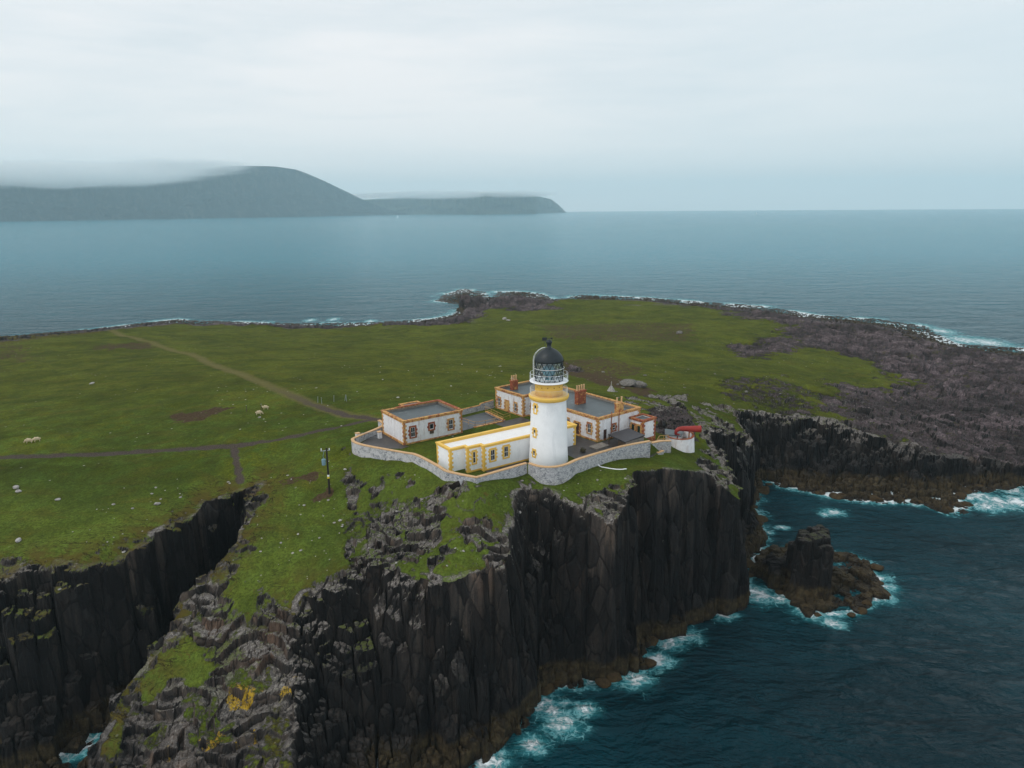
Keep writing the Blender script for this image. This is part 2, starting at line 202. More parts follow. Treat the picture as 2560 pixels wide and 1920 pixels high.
def ldist(X, Y, line):
    P = np.array(line); best = np.full(X.shape, 1e18)
    for i in range(len(P) - 1):
        ax, ay = P[i]; dx, dy = P[i + 1] - P[i]; L = dx * dx + dy * dy + 1e-12
        px = X - ax; py = Y - ay; t = np.clip((px * dx + py * dy) / L, 0, 1)
        np.minimum(best, (px - t * dx) ** 2 + (py - t * dy) ** 2, out=best)
    return np.sqrt(best)
HP = np.array(HEIGHTS)
def _solve():
    X = HP[:, :2]; n = len(X); D = np.sqrt(((X[:, None] - X[None]) ** 2).sum(2) + 25.)
    A = np.zeros((n + 3, n + 3)); A[:n, :n] = D - np.eye(n) * 2.0; Q = np.c_[np.ones(n), X / 100]
    A[:n, n:] = Q; A[n:, :n] = Q.T
    return np.linalg.solve(A, np.r_[HP[:, 2], 0, 0, 0])
HW = _solve()
def sm(x, a, b):
    t = np.clip((x - a) / (b - a), 0, 1); return t * t * (3 - 2 * t)
def plateau(X, Y):
    n = len(HP); r = HW[n] + HW[n + 1] * X / 100 + HW[n + 2] * Y / 100
    for i in range(n):
        r = r + HW[i] * np.sqrt((X - HP[i, 0]) ** 2 + (Y - HP[i, 1]) ** 2 + 25.)
    far = sm(Y, 170, 260)
    r = r + (fbm(X / 22, Y / 22, 4, 3) - 0.5) * (1.0 + 2.2 * far) + (fbm(X / 5, Y / 5, 3, 5) - 0.5) * 0.5
    return np.clip(r, 2.2, 30)
YARD = [(-22.9, 116.6), (-25.3, 110.5), (-25.2, 109.0), (-24.4, 108.0), (-22.2, 106.2), (-16.5, 103.3), (-14.4, 102.1), (-10.9, 97.6), (-9.2, 95.2), (-5.2, 92.7), (2.0, 98.2), (3.9, 96.9), (6.5, 96.8), (8.0, 97.9), (9.7, 99.9), (17.3, 105.7), (21.9, 108.2), (24, 111.5), (23, 119), (12, 133), (-2, 140), (-14, 124)]
def yard_z(X, Y):
    fe = (X + 9.03) * 0.819 + (Y - 97.23) * 0.574; fn = -(X + 9.03) * 0.574 + (Y - 97.23) * 0.819
    return 29.0 - 1.3 * sm(X, 21.5, 24.0) - 0.55 * sm(-fn, -0.2, 0.5) * sm(fe, 16, 13)
def warp(X, Y):
    wx = (fbm(X / 7, Y / 7, 3, 21) - 0.5) * 4.0 + (vnoise(X / 1.7, Y / 1.7, 31) - 0.5) * 1.0
    wy = (fbm(X / 7, Y / 7, 3, 25) - 0.5) * 4.0 + (vnoise(X / 1.7, Y / 1.7, 35) - 0.5) * 1.0
    return X + wx * 0.6, Y + wy * 0.6
def fields(X, Y):
    """cliff parameter s (<0 on top, 0..1 down the face, >1 below the sea) and plateau height"""
    x2, y2 = warp(X, Y)
    dT = sdist(x2, y2, CLIFF_EDGE); dB = sdist(x2, y2, SHORE)
    t = dT / np.maximum(dT - dB, 1e-6)
    s = np.where(dB >= 0, 1 + dB / 8.0, np.where(dT <= 0, dT / 10.0, t))
    return s, dT, dB, plateau(X, Y)
def g(s, n):
    """height factor down the face, n = slow noise 0..1 that moves the break"""
    b = 0.5 + 0.35 * (n - 0.5) * 2
    sb = np.clip(s + (n - 0.5) * 0.36 * 4 * np.clip(s, 0, 1) * (1 - np.clip(s, 0, 1)), s.min(), None)
    return np.interp(sb, [-1e6, 0.0, 0.10, 0.30, 0.72, 0.86, 1.0, 2.0, 3.0], [1, 1, 0.93, 0.66, 0.16, 0.085, 0.0, -0.2, -0.2])
STACK_PARTS = [(STACK_SHORE, 0.7, 2.2), (STACK_SHOULDER, 3.2, 1.2), (STACK_TOP, 11.2, 0.7)]
def stack_h(X, Y):
    x2 = X + (vnoise(X / 1.5, Y / 1.5, 40) - 0.5) * 1.4; y2 = Y + (vnoise(X / 1.5, Y / 1.5, 41) - 0.5) * 1.4
    h = np.full(X.shape, -5.0)
    for poly, top, soft in STACK_PARTS:
        d = sdist(x2, y2, poly)
        hh = np.interp(-d, [-6, -soft * 0.6, 0, soft * 0.4, 3], [-5, -2.0 if top < 3 else 0.2, top * 0.35, top * 0.96, top])
        h = np.maximum(h, hh)
    return h
def seeds(spacing, key):
    r = np.random.RandomState(key); n = 512
    return r.rand(n, n), r.rand(n, n), r.rand(n, n), spacing
def cell(X, Y, S, ang=0.35):
    """nearest jittered-grid seed: its position, its random value and the border distance"""
    jx, jy, jr, sp = S; ca, sa = math.cos(ang), math.sin(ang)
    u = (X * ca + Y * sa) / sp; v = (-X * sa + Y * ca) / sp
    ui = np.floor(u).astype(int); vi = np.floor(v).astype(int)
    b1 = np.full(X.shape, 1e9); b2 = np.full(X.shape, 1e9); cx = np.zeros(X.shape); cy = np.zeros(X.shape); cr = np.zeros(X.shape)
    for a in (-1, 0, 1):
        for b in (-1, 0, 1):
            i = ui + a; j = vi + b
            sx = i + 0.1 + 0.8 * jx[i & 511, j & 511]; sy = j + 0.1 + 0.8 * jy[i & 511, j & 511]
            d = np.abs(sx - u) ** 2.4 + np.abs(sy - v) ** 2.4
            m1 = d < b1
            b2 = np.where(m1, b1, np.minimum(b2, d)); b1 = np.where(m1, d, b1)
            cx = np.where(m1, sx, cx); cy = np.where(m1, sy, cy); cr = np.where(m1, jr[i & 511, j & 511], cr)
    wx = (cx * ca - cy * sa) * sp; wy = (cx * sa + cy * ca) * sp
    return wx, wy, cr, (np.sqrt(b2) - np.sqrt(b1)) * sp
S_BIG = seeds(5.5, 1); S_MID = seeds(2.1, 2); S_SML = seeds(0.85, 3)
def table(fn, S, X, Y):
    """evaluate an expensive fn once per distinct seed"""
    key = np.round(X * 50).astype(np.int64) * 10000019 + np.round(Y * 50).astype(np.int64)
    _, idx, inv = np.unique(key, return_index=True, return_inverse=True)
    out = fn(X.ravel()[idx], Y.ravel()[idx])
    return [o[inv].reshape(X.shape) for o in out]

def polar_grid(a0, a1, na, rs):
    th = np.linspace(a0, a1, na)
    Rr, Th = np.meshgrid(rs, th, indexing='ij')
    return Rr * np.sin(Th), Rr * np.cos(Th)
def grid_mesh(name, X, Y, Zz, keep=None, mat=None, attrs=(), smooth=None):
    nr, na = X.shape
    co = np.stack([X, Y, Zz], -1).reshape(-1, 3).astype(np.float32)
    i = np.arange(nr * na).reshape(nr, na)
    q = np.stack([i[:-1, :-1], i[:-1, 1:], i[1:, 1:], i[1:, :-1]], -1).reshape(-1, 4)
    if keep is not None:
        q = q[keep.ravel()[q].any(1)]
        used = np.zeros(nr * na, bool); used[q.ravel()] = True
        remap = np.cumsum(used) - 1; q = remap[q]; co = co[used]
    else:
        used = slice(None)
    me = bpy.data.meshes.new(name)
    me.vertices.add(len(co)); me.vertices.foreach_set('co', co.ravel())
    me.loops.add(q.size); me.loops.foreach_set('vertex_index', q.ravel().astype(np.int32))
    me.polygons.add(len(q)); me.polygons.foreach_set('loop_start', np.arange(0, q.size, 4, dtype=np.int32))
    me.update(calc_edges=True)
    fl = np.ones(len(q), bool) if smooth is None else smooth.ravel()[used][q].mean(1) > 0.5 if not isinstance(used, slice) else smooth.ravel()[q].mean(1) > 0.5
    me.polygons.foreach_set('use_smooth', fl)
    for an, arr in attrs:
        at = me.color_attributes.new(an, 'FLOAT_COLOR', 'POINT')
        a = arr.reshape(-1, 4)[used].astype(np.float32)
        at.data.foreach_set('color', a.ravel())
    if mat: me.materials.append(mat)
    o = bpy.data.objects.new(name, me); C.objects.link(o)
    return o

def blend_polys(X, Y, kinds):
    """painted ground cover, 0..1"""
    r = np.zeros(X.shape)
    jit = (fbm(X / 2.6, Y / 2.6, 4, 51) - 0.5); jit2 = (fbm(X / 16, Y / 11, 4, 53) - 0.5)
    for kind, st, soft, pts in PAINT:
        if kind not in kinds: continue
        P = np.array(pts); m = 10 + soft * 3
        sel = (X > P[:, 0].min() - m) & (X < P[:, 0].max() + m) & (Y > P[:, 1].min() - m) & (Y < P[:, 1].max() + m)
        if not sel.any(): continue
        d = sdist(X[sel], Y[sel], pts) + jit[sel] * 2 * max(soft, 1.2) * 1.6 + jit2[sel] * (22 if kind == 'rubble' and soft > 2 else 0)
        k2 = 1.6 if kind == 'rubble' and soft > 2 else 0.5
        r[sel] = np.maximum(r[sel], st * sm(-d, -soft * k2, soft * k2))
    return r

def ground(X, Y):
    """full terrain evaluation -> height and the two cover masks"""
    near = Y < 230
    s, dT, dB, Pz = fields(X, Y)
    bx, by, br, be = cell(X, Y, S_BIG)
    mx, my, mr, me_ = cell(X, Y, S_MID)
    sx, sy, sr, se = cell(X, Y, S_SML, 0.2)
    sb, _, _, Pb = table(fields, S_BIG, bx, by)
    smd, _, _, Pm = table(fields, S_MID, mx, my)
    nlow = fbm(X / 13, Y / 13, 2, 61); nb = fbm(bx / 13, by / 13, 2, 61)
    rock = blend_polys(X, Y, ('rock',)); grass = blend_polys(X, Y, ('grass',)); rock = rock * (1 - grass)
    rub = blend_polys(X, Y, ('rubble',)); peat = blend_polys(X, Y, ('peat',))
    farw = sm(Y, 150, 230)
    rim = sm(-dT, 3.0, 0.2) * sm(dT, 1e6, 5e5) if False else sm(s, -0.16 - 0.10 * nlow, -0.02)
    # cliff: columns keep one height across a cell, broken up at three sizes
    sc = np.clip(0.34 * sb + 0.32 * smd + 0.34 * s + (mr - 0.5) * 0.12 + (br - 0.5) * 0.22 * sm(s, 0.02, 0.2), -1, 3)
    sc = np.where(s > 1.15, s, sc); 
    lw = sm(X, -30, -38); sc = sc * (1 - lw) + lw * np.where(s > 1.15, s, np.clip(0.45 * sb + 0.45 * smd + 0.10 * s + (mr - 0.5) * 0.14, -1, 3))
    hc = (0.35 * Pb + 0.65 * Pm) * g(sc, nb)
    hc = hc + (mr - 0.5) * 1.3 * (1 - 0.8 * farw) * sm(sc, -0.1, 0.15) * sm(sc, 1.02, 0.8) + (sr - 0.5) * 0.45 * sm(sc, 0, .1) * sm(sc, 1.05, 0.85)
    hc = hc - (2.2 * (1 - sm(me_, 0.0, 0.30)) + 3.6 * (1 - sm(be, 0.0, 0.55))) * sm(sc, 0.0, 0.2) * sm(sc, 0.9, 0.7) - 0.30 * (1 - sm(se, 0.0, 0.14))
    # shore boulders
    bould = sm(s, 0.72, 0.9) * sm(s, 1.25, 1.0) * (1 - 0.75 * farw)
    hc = hc + bould * ((mr - 0.35) * 2.2 + (1 - np.clip((1.05 - me_), 0, 1) ** 2) * 0.9 - 0.4)
    # broken rock on the top
    lev = np.floor(Pm / 0.9 + mr * 1.2) * 0.9
    tx = (vnoise(bx * 7.1, by * 3.3, 44) - 0.5); ty = (vnoise(bx * 5.7, by * 9.1, 45) - 0.5)
    slab = ((X - bx) * tx + (Y - by) * ty) * 0.30
    fg = sm(Y, 100, 84) * sm(X, 2, -12)
    # ledges follow the contours: a riser every metre or so, its line broken by blocks
    L = Pz + (fbm(X / 8, Y / 8, 3, 47) - 0.5) * 5.0 + (mr - 0.5) * 0.75 + (br - 0.5) * 0.9 + slab
    st_ = 1.25; q_ = L / st_; fr_ = q_ - np.floor(q_); tread = np.floor(q_) * st_ + st_ * (0.22 * fr_ + 0.78 * sm(fr_, 0.80, 0.97))
    hr = Pz + (tread - L) * 1.25 + (br - 0.45) * (0.5 + 0.7 * fg) + (mr - 0.45) * 0.55 + slab * 0.6 + (sr - 0.5) * 0.30 - 0.22 * (1 - sm(me_, 0, 0.16)) - 0.10 * (1 - sm(se, 0, 0.12))
    hrb = Pz + (br - 0.5) * 1.1 + ((X - bx) * tx + (Y - by) * ty) * 0.42 - 0.7 * (1 - sm(be, 0.0, 0.6)) + (mr - 0.5) * 0.55 + (sr - 0.5) * 0.35 + (fbm(X / 1.3, Y / 1.3, 3, 71) - 0.5) * 0.5 + (fbm(X / 9, Y / 9, 3, 73) - 0.5) * (1.5 + 2.5 * farw) - 2.2 * farw * np.clip(0.09 - np.abs(fbm(X / 30 + Y / 70, Y / 16, 4, 75) - 0.5), 0, 1) / 0.09 * 0.6 - 0.3 * (1 - sm(se, 0, 0.2))
    patchy = sm(fbm(X / 2.8, Y / 2.8, 3, 81) - 0.07 * sm(X, -16, -10) * sm(Y, 110, 104), 0.40, 0.52)
    rk = np.clip(rock * (0.12 + 0.88 * patchy), 0, 1)
    rk = np.where((Y < 96) & (X < -12), np.clip(rock * (0.45 + 0.55 * patchy) , 0, 1), rk)
    h = Pz * (1 - rk) + hr * rk
    h = h * (1 - rub) + hrb * rub
    # turf: small terracettes on slopes
    gr = (1 - rk) * (1 - rub)
    h = h + gr * ((fbm(X / 1.1, Y / 1.1, 3, 91) - 0.5) * 0.22)
    face = sm(s, -0.05, 0.04)
    h = h * (1 - face) + hc * face
    # low far shore: never cliffy
    # yard inside the boundary wall is level
    dy = sdist(X, Y, YARD); k = sm(-dy, -0.6, 0.4)
    h = h * (1 - k) + yard_z(X, Y) * k
    rk = rk * (1 - k); rub = rub * (1 - k)
    h = h + 0.5 * np.exp(-((X + 5.5) ** 2 + (Y - 91.2) ** 2) / 14.0) * (1 - k)
    hs = stack_h(X, Y)
    if (hs > -4).any():
        hq = table(lambda a, b: [stack_h(a, b)], S_MID, mx, my)[0]
        h2 = 0.35 * hs + 0.65 * hq + (mr - 0.5) * 1.4 * sm(hq, -0.5, 1) * sm(hq, 9, 5) + (mr - .5) * .5 + (sr - 0.5) * 0.35 - 0.5 * (1 - sm(me_, 0, 0.3))
        up = h2 > h; h = np.where(up, h2, h); rk = np.where(up, 1, rk)
    h = np.maximum(h, -5)
    rockm = np.clip(np.maximum(rk, face), 0, 1)
    rockm = np.maximum(rockm, rim * sm(fbm(X / 2.2, Y / 2.2, 3, 87), 0.36, 0.56) * (1 - k))
    tr = np.zeros(X.shape); gv = np.zeros(X.shape)
    for kind, wd, pts in PATHS:
        d = ldist(X, Y, pts) + (vnoise(X / 0.9, Y / 0.9, 95) - 0.5) * 0.5
        v = 1 - sm(d, wd * 0.38, wd * 0.62)
        if kind == 'track': tr = np.maximum(tr, v)
        gv = np.maximum(gv, v * (sm(Y, 175, 130) if kind == 'track' else 1))
        if kind == 'track': tr = np.maximum(tr, (1 - sm(d, wd * 0.6, wd * 1.3)) * 0.8)
    h = h - np.maximum(gv, tr) * 0.12
    m1 = np.stack([rockm, rub, peat, tr], -1)
    lich = blend_polys(X, Y, ('lichen',))
    m2 = np.stack([gv, lich, k, np.clip((s + 1) / 3, 0, 1)], -1)
    m3 = np.stack([br, mr, sr, 1 - sm(me_, 0.0, 0.22)], -1)
    return h, m1, m2, face, m3

# ------------------------------------------------------------------ materials
def material(name):
    m = bpy.data.materials.new(name); m.use_nodes = True
    t = NT(m.node_tree); m.node_tree.nodes.clear()
    b = t.n('ShaderNodeBsdfPrincipled'); o = t.n('ShaderNodeOutputMaterial'); t.lk(b.outputs[0], o.inputs[0])
    return m, t, b
def geo(t):
    g_ = t.n('ShaderNodeNewGeometry'); return g_.outputs['Position'], g_.outputs['True Normal']

def terrain_material():
    m, t, b = material('turf_and_basalt')
    pos, nrm = geo(t)
    sp = t.n('ShaderNodeSeparateXYZ'); t.lk(pos, sp.inputs[0]); z = sp.outputs[2]
    sn = t.n('ShaderNodeSeparateXYZ'); t.lk(nrm, sn.inputs[0]); nz = t.math('ABSOLUTE', sn.outputs[2])
    a1 = t.n('ShaderNodeVertexColor', layer_name='cover'); c1 = t.n('ShaderNodeSeparateColor'); t.lk(a1.outputs[0], c1.inputs[0])
    rock, rub, peat, track = c1.outputs[0], c1.outputs[1], c1.outputs[2], a1.outputs[1]
    a2 = t.n('ShaderNodeVertexColor', layer_name='cover2'); c2 = t.n('ShaderNodeSeparateColor'); t.lk(a2.outputs[0], c2.inputs[0])
    gravel, lich, yard, sdn = c2.outputs[0], c2.outputs[1], c2.outputs[2], a2.outputs[1]
    # turf
    nA = t.noise(pos, 0.035, 5, 0.6, 0.4); nB = t.noise(pos, 0.35, 5, 0.6); nC = t.noise(pos, 2.8, 6, 0.7)
    nD = t.noise(t.map(pos, (0.10, 0.22, 0.2)), 1.0, 4, 0.6, 0.8)
    g1 = t.mix(t.rng(nA, 0.38, 0.62), (0.062, 0.092, 0.008), (0.140, 0.158, 0.009))
    g1 = t.mix(t.rng(nB, 0.38, 0.66), g1, (0.102, 0.178, 0.026))
    farn = t.rng(sp.outputs[1], 118.0, 190.0)
    g1 = t.mix(t.math('MULTIPLY', farn, 0.6), g1, (0.135, 0.122, 0.010))
    g1 = t.mix(t.rng(t.noise(pos, 0.10, 6, 0.7, 0.8), 0.46, 0.66, 0.0, 0.85), g1, (0.042, 0.054, 0.009))
    near = t.rng(sp.outputs[1], 112.0, 92.0)
    g1 = t.mix(t.math('MULTIPLY', near, 0.6), g1, (0.155, 0.228, 0.034))
    g1 = t.mix(t.math('MULTIPLY', t.rng(nD, 0.51, 0.66), 0.6), g1, (0.125, 0.095, 0.016))
    g1 = t.mix(t.rng(nC, 0.34, 0.64, 0.0, 0.9), t.mix(0.75, g1, (0.022, 0.036, 0.006)), g1)
    nE = t.noise(pos, 0.95, 6, 0.75)
    g1 = t.mix(t.rng(nE, 0.40, 0.60, 0.0, 0.6), t.mix(0.5, g1, (0.030, 0.040, 0.008)), g1)
    fine = t.noise(pos, 9.0, 3, 0.7)
    g1 = t.mix(t.rng(fine, 0.35, 0.7, 0.0, 0.55), g1, t.mix(0.5, g1, (0.17, 0.20, 0.035)))
    bl_ = t.noise(pos, 0.05, 7, 0.72, 0.5)
    g1 = t.mix(t.rng(bl_, 0.35, 0.65), t.mix(1.0, g1, (0.72, 0.74, 0.8), 'MULTIPLY'), t.mix(1.0, g1, (1.22, 1.18, 1.2), 'MULTIPLY'))
    # moorland brown creeping in along the left cliff rim
    rimb = t.math('MULTIPLY', t.rng(sdn, 0.10, 0.30), t.rng(sp.outputs[0], -14.0, -34.0))
    rimb = t.math('MULTIPLY', rimb, t.rng(t.noise(pos, 0.5, 6, 0.7), 0.38, 0.58))
    g1 = t.mix(t.math('MULTIPLY', rimb, 0.8), g1, (0.090, 0.062, 0.018))
    scar = t.math('MULTIPLY', t.rng(t.math('ABSOLUTE', t.math('SUBTRACT', t.noise(t.map(pos, (0.22, 0.55, 0.3)), 1.0, 5, 0.6, 1.0), 0.5)), 0.016, 0.004), t.rng(sdn, 0.02, 0.2))
    scar = t.math('MULTIPLY', scar, t.rng(sp.outputs[0], -22.0, -34.0))
    g1 = t.mix(t.math('MULTIPLY', scar, 0.85), g1, (0.022, 0.015, 0.009))
    # small brown moss cushions and pale stones
    ms = t.rng(t.noise(pos, 0.9, 5, 0.65, 1.2), 0.60, 0.70)
    slope = t.rng(nz, 0.97, 0.84)
    g1 = t.mix(t.math('MULTIPLY', ms, t.math('MULTIPLY_ADD', slope, 0.5, 0.3)), g1, (0.10, 0.060, 0.018))
    pt = t.mix(t.rng(nC, 0.35, 0.65), (0.050, 0.032, 0.018), (0.085, 0.058, 0.036))
    pk = t.rng(t.math('ADD', peat, t.math('MULTIPLY', t.math('SUBTRACT', t.noise(pos, 0.7, 8, 0.78), 0.5), 3.0)), 0.44, 0.60)
    pk = t.math('MULTIPLY', pk, t.rng(peat, 0.02, 0.3))
    g1 = t.mix(pk, g1, pt)
    vst = t.voro(pos, 0.9); vcol = t.voro(pos, 0.9, out=1)
    sepc = t.n('ShaderNodeSeparateColor'); t.lk(vcol, sepc.inputs[0])
    stone = t.math('MULTIPLY', t.rng(vst, 0.20, 0.12), t.rng(sepc.outputs[0], 0.86, 0.88))
    stone = t.math('MULTIPLY', stone, t.rng(t.noise(pos, 0.06, 2), 0.48, 0.6))
    g1 = t.mix(stone, g1, (0.36, 0.34, 0.31))
    # track and gravel
    tk = t.mix(t.rng(nC, 0.3, 0.7), (0.10, 0.095, 0.035), (0.17, 0.135, 0.055))
    g1 = t.mix(t.math('MULTIPLY', track, 0.85), g1, tk)
    gv = t.mix(t.rng(t.noise(pos, 6.0, 4, 0.7), 0.3, 0.7), (0.045, 0.034, 0.032), (0.105, 0.080, 0.074))
    g1 = t.mix(t.math('MULTIPLY', gravel, 0.92), g1, gv)
    # basalt
    vert = t.map(pos, (1.0, 1.0, 0.16))
    f1 = t.noise(vert, 0.55, 6, 0.65, 0.5); f2 = t.noise(vert, 2.4, 6, 0.7, 0.3)
    rk = t.ramp(t.math('ADD', t.math('MULTIPLY', f1, 0.6), t.math('MULTIPLY', f2, 0.4)),
                [(0.34, (0.006, 0.0064, 0.007)), (0.5, (0.016, 0.0155, 0.0155)), (0.60, (0.030, 0.027, 0.024)), (0.72, (0.060, 0.052, 0.043))])
    brow = t.rng(t.noise(t.map(pos, (1, 1, 0.3), (4, 2, 9)), 0.12, 4, 0.6), 0.5, 0.68)
    rk = t.mix(t.math('MULTIPLY', brow, 0.45), rk, (0.040, 0.026, 0.018))
    a3 = t.n('ShaderNodeVertexColor', layer_name='blocks'); c3 = t.n('ShaderNodeSeparateColor'); t.lk(a3.outputs[0], c3.inputs[0])
    blk = t.math('ADD', t.math('MULTIPLY', c3.outputs[0], 0.55), t.math('MULTIPLY', c3.outputs[1], 0.45))
    rk = t.mix(t.rng(blk, 0.25, 0.85), t.mix(0.45, rk, (0.006, 0.0062, 0.007)), t.mix(1.0, rk, (1.35, 1.26, 1.2), 'MULTIPLY'))
    rk = t.mix(t.math('MULTIPLY', a3.outputs[1], 0.6), rk, (0.004, 0.004, 0.0045))
    pv = t.map(pos, (1, 1, 0.34)); wob = t.n('ShaderNodeVectorMath', operation='MULTIPLY_ADD'); nv_ = t.n('ShaderNodeTexNoise'); t.lk(pv, nv_.inputs['Vector']); nv_.inputs['Scale'].default_value = 0.9; nv_.inputs['Detail'].default_value = 4
    t.lk(nv_.outputs[1], wob.inputs[0]); wob.inputs[1].default_value = (0.9, 0.9, 0.5); t.lk(pv, wob.inputs[2])
    pc = t.n('ShaderNodeSeparateColor'); t.lk(t.voro(wob.outputs[0], 0.62, out=1), pc.inputs[0]); ped = t.voro(wob.outputs[0], 0.62, 'DISTANCE_TO_EDGE'); ped2 = t.voro(wob.outputs[0], 1.9, 'DISTANCE_TO_EDGE')
    rk = t.mix(t.rng(pc.outputs[0], 0.1, 0.9), t.mix(1.0, rk, (0.50, 0.50, 0.52), 'MULTIPLY'), t.mix(1.0, rk, (1.35, 1.28, 1.22), 'MULTIPLY'))
    rk = t.mix(t.math('MULTIPLY', t.math('MAXIMUM', t.rng(ped, 0.05, 0.0), t.math('MULTIPLY', t.rng(ped2, 0.05, 0.0), 0.5)), 0.8), rk, (0.003, 0.003, 0.0035))
    paintz = t.math('MULTIPLY', t.rng(rock, 0.1, 0.6), t.rng(sdn, 0.345, 0.325))
    rk = t.mix(t.math('MULTIPLY', paintz, 0.8), rk, t.mix(1.0, rk, (3.9, 3.6, 3.3), 'MULTIPLY'))
    # weathered, lichened tops
    hi = t.noise(pos, 2.2, 8, 0.75); hi2 = t.noise(pos, 7.0, 5, 0.8)
    topc = t.ramp(t.math('ADD', t.math('MULTIPLY', hi, 0.55), t.math('MULTIPLY', hi2, 0.45)),
                  [(0.34, (0.040, 0.036, 0.033)), (0.43, (0.105, 0.092, 0.084)), (0.51, (0.190, 0.170, 0.155)), (0.58, (0.36, 0.325, 0.295)), (0.65, (0.56, 0.53, 0.48))])
    up = t.rng(nz, 0.30, 0.80)
    high = t.rng(z, 5.0, 12.0)
    expo = t.math('MULTIPLY', up, t.math('MULTIPLY_ADD', high, 0.75, 0.25))
    deep = t.rng(sdn, 0.46, 0.36)      # falls off down the sea face, fading out the pale top colour
    expo = t.math('MULTIPLY', expo, t.math('MULTIPLY_ADD', deep, 0.85, 0.15))
    rk = t.mix(expo, rk, topc)
    yl = t.math('MULTIPLY', t.rng(t.noise(pos, 1.1, 5, 0.7, 0.5), 0.56, 0.68), t.math('MULTIPLY', expo, 0.55))
    rk = t.mix(yl, rk, (0.13, 0.12, 0.025))
    lk_ = t.math('MULTIPLY', t.rng(t.math('ADD', lich, t.math('MULTIPLY', t.noise(pos, 2.6, 8, 0.8), 2.6)), 2.10, 2.36), t.rng(lich, 0.05, 0.3))
    lk_ = t.math('MULTIPLY', lk_, t.rng(nz, 0.10, 0.4))
    rk = t.mix(t.math('MULTIPLY', lk_, 0.85), rk, (0.60, 0.38, 0.02))
    # weed-brown tidal band
    tide = t.math('ADD', z, t.math('MULTIPLY', t.math('SUBTRACT', t.noise(pos, 0.35, 4, 0.6), 0.5), 3.0))
    tb = t.rng(tide, 3.3, 2.3)
    tc_ = t.ramp(t.noise(pos, 0.9, 6, 0.7), [(0.3, (0.016, 0.011, 0.007)), (0.5, (0.046, 0.033, 0.016)), (0.7, (0.105, 0.078, 0.036))])
    rk = t.mix(tb, rk, tc_)
    wet = t.rng(z, 0.9, 0.2)
    rk = t.mix(t.math('MULTIPLY', wet, 0.7), rk, (0.012, 0.008, 0.006))
    # rubble shelf: broken pinkish-grey blocks with moss between
    rb = t.ramp(t.math('ADD', t.math('MULTIPLY', t.noise(pos, 0.5, 8, 0.8), 0.45), t.math('MULTIPLY', t.noise(pos, 2.6, 6, 0.8), 0.55)),
                [(0.36, (0.020, 0.017, 0.018)), (0.45, (0.068, 0.055, 0.057)), (0.54, (0.130, 0.104, 0.109)), (0.63, (0.28, 0.24, 0.24))])
    rb = t.mix(t.rng(blk, 0.2, 0.8), t.mix(1.0, rb, (0.62, 0.60, 0.58), 'MULTIPLY'), t.mix(1.0, rb, (1.35, 1.3, 1.3), 'MULTIPLY'))
    shdark = t.rng(t.noise(t.map(pos, (0.6, 1.5, 1)), 0.04, 5, 0.65), 0.42, 0.6)
    rb = t.mix(t.math('MULTIPLY', shdark, 0.55), rb, (0.022, 0.020, 0.019))
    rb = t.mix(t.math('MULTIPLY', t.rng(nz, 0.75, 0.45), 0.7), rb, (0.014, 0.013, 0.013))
    rb = t.mix(t.math('MULTIPLY', t.rng(t.noise(pos, 0.25, 5, 0.7, 1.0), 0.58, 0.66), 0.6), rb, (0.070, 0.068, 0.018))
    rb = t.mix(t.rng(tide, 2.4, 1.2), rb, (0.010, 0.010, 0.010))
    farrk = t.math('MULTIPLY', t.rng(sp.outputs[1], 215.0, 260.0), t.rng(tide, 2.0, 3.2))
    rk = t.mix(farrk, rk, rb)
    # combine: breakup of the cover edges with noise
    e1 = t.math('MULTIPLY', t.math('SUBTRACT', t.noise(pos, 1.3, 6, 0.75), 0.5), 1.3)
    rmask = t.rng(t.math('ADD', rock, e1), 0.40, 0.60)
    rmask = t.math('MULTIPLY', rmask, t.rng(rock, 0.02, 0.2))
    steep = t.rng(t.math('ADD', nz, t.math('MULTIPLY', e1, 0.15)), 0.66, 0.52)
    rmask = t.math('MAXIMUM', rmask, t.math('MULTIPLY', steep, t.rng(yard, 0.3, 0.1)))
    # grass ledges on flatter parts of the upper cliffs
    lwest = t.rng(sp.outputs[0], -28.0, -36.0)
    ledge = t.math('MULTIPLY', t.rng(t.math('ADD', nz, t.math('MULTIPLY', lwest, 0.28)), 0.80, 0.93), t.math('MULTIPLY', t.rng(t.math('ADD', t.noise(pos, 0.28, 4, 0.6), t.math('MULTIPLY', lwest, 0.06)), 0.46, 0.56), t.rng(z, 9.0, 14.0)))
    rmask = t.math('MULTIPLY', rmask, t.math('SUBTRACT', 1.0, t.math('MULTIPLY', ledge, 0.85)))
    rmask = t.math('MAXIMUM', rmask, t.math('MULTIPLY', t.rng(z, 4.2, 3.4), t.rng(rub, 0.5, 0.2)))
    e2 = t.math('MULTIPLY', t.math('SUBTRACT', t.noise(t.map(pos, (1, 1.6, 1)), 0.22, 7, 0.75), 0.5), 2.6)
    umask = t.rng(t.math('ADD', rub, t.math('ADD', t.math('MULTIPLY', e1, 0.6), e2)), 0.42, 0.66)
    umask = t.math('MULTIPLY', umask, t.rng(rub, 0.02, 0.2))
    col = t.mix(umask, g1, rb)
    col = t.mix(rmask, col, rk)
    t.lk(col, b.inputs['Base Color'])
    rough = t.math('SUBTRACT', 0.95, t.math('MULTIPLY', t.math('MAXIMUM', t.math('MULTIPLY', rmask, 0.28), wet), 0.45))
    t.lk(rough, b.inputs['Roughness'])
    t.lk(t.math('MULTIPLY_ADD', rmask, 0.20, 0.02), b.inputs['Specular IOR Level'])
    # relief
    crack = ped
    hrk = t.math('ADD', t.math('MULTIPLY', t.noise(vert, 1.6, 8, 0.7), 1.0), t.math('MULTIPLY', t.rng(crack, 0.0, 0.12), 0.55))
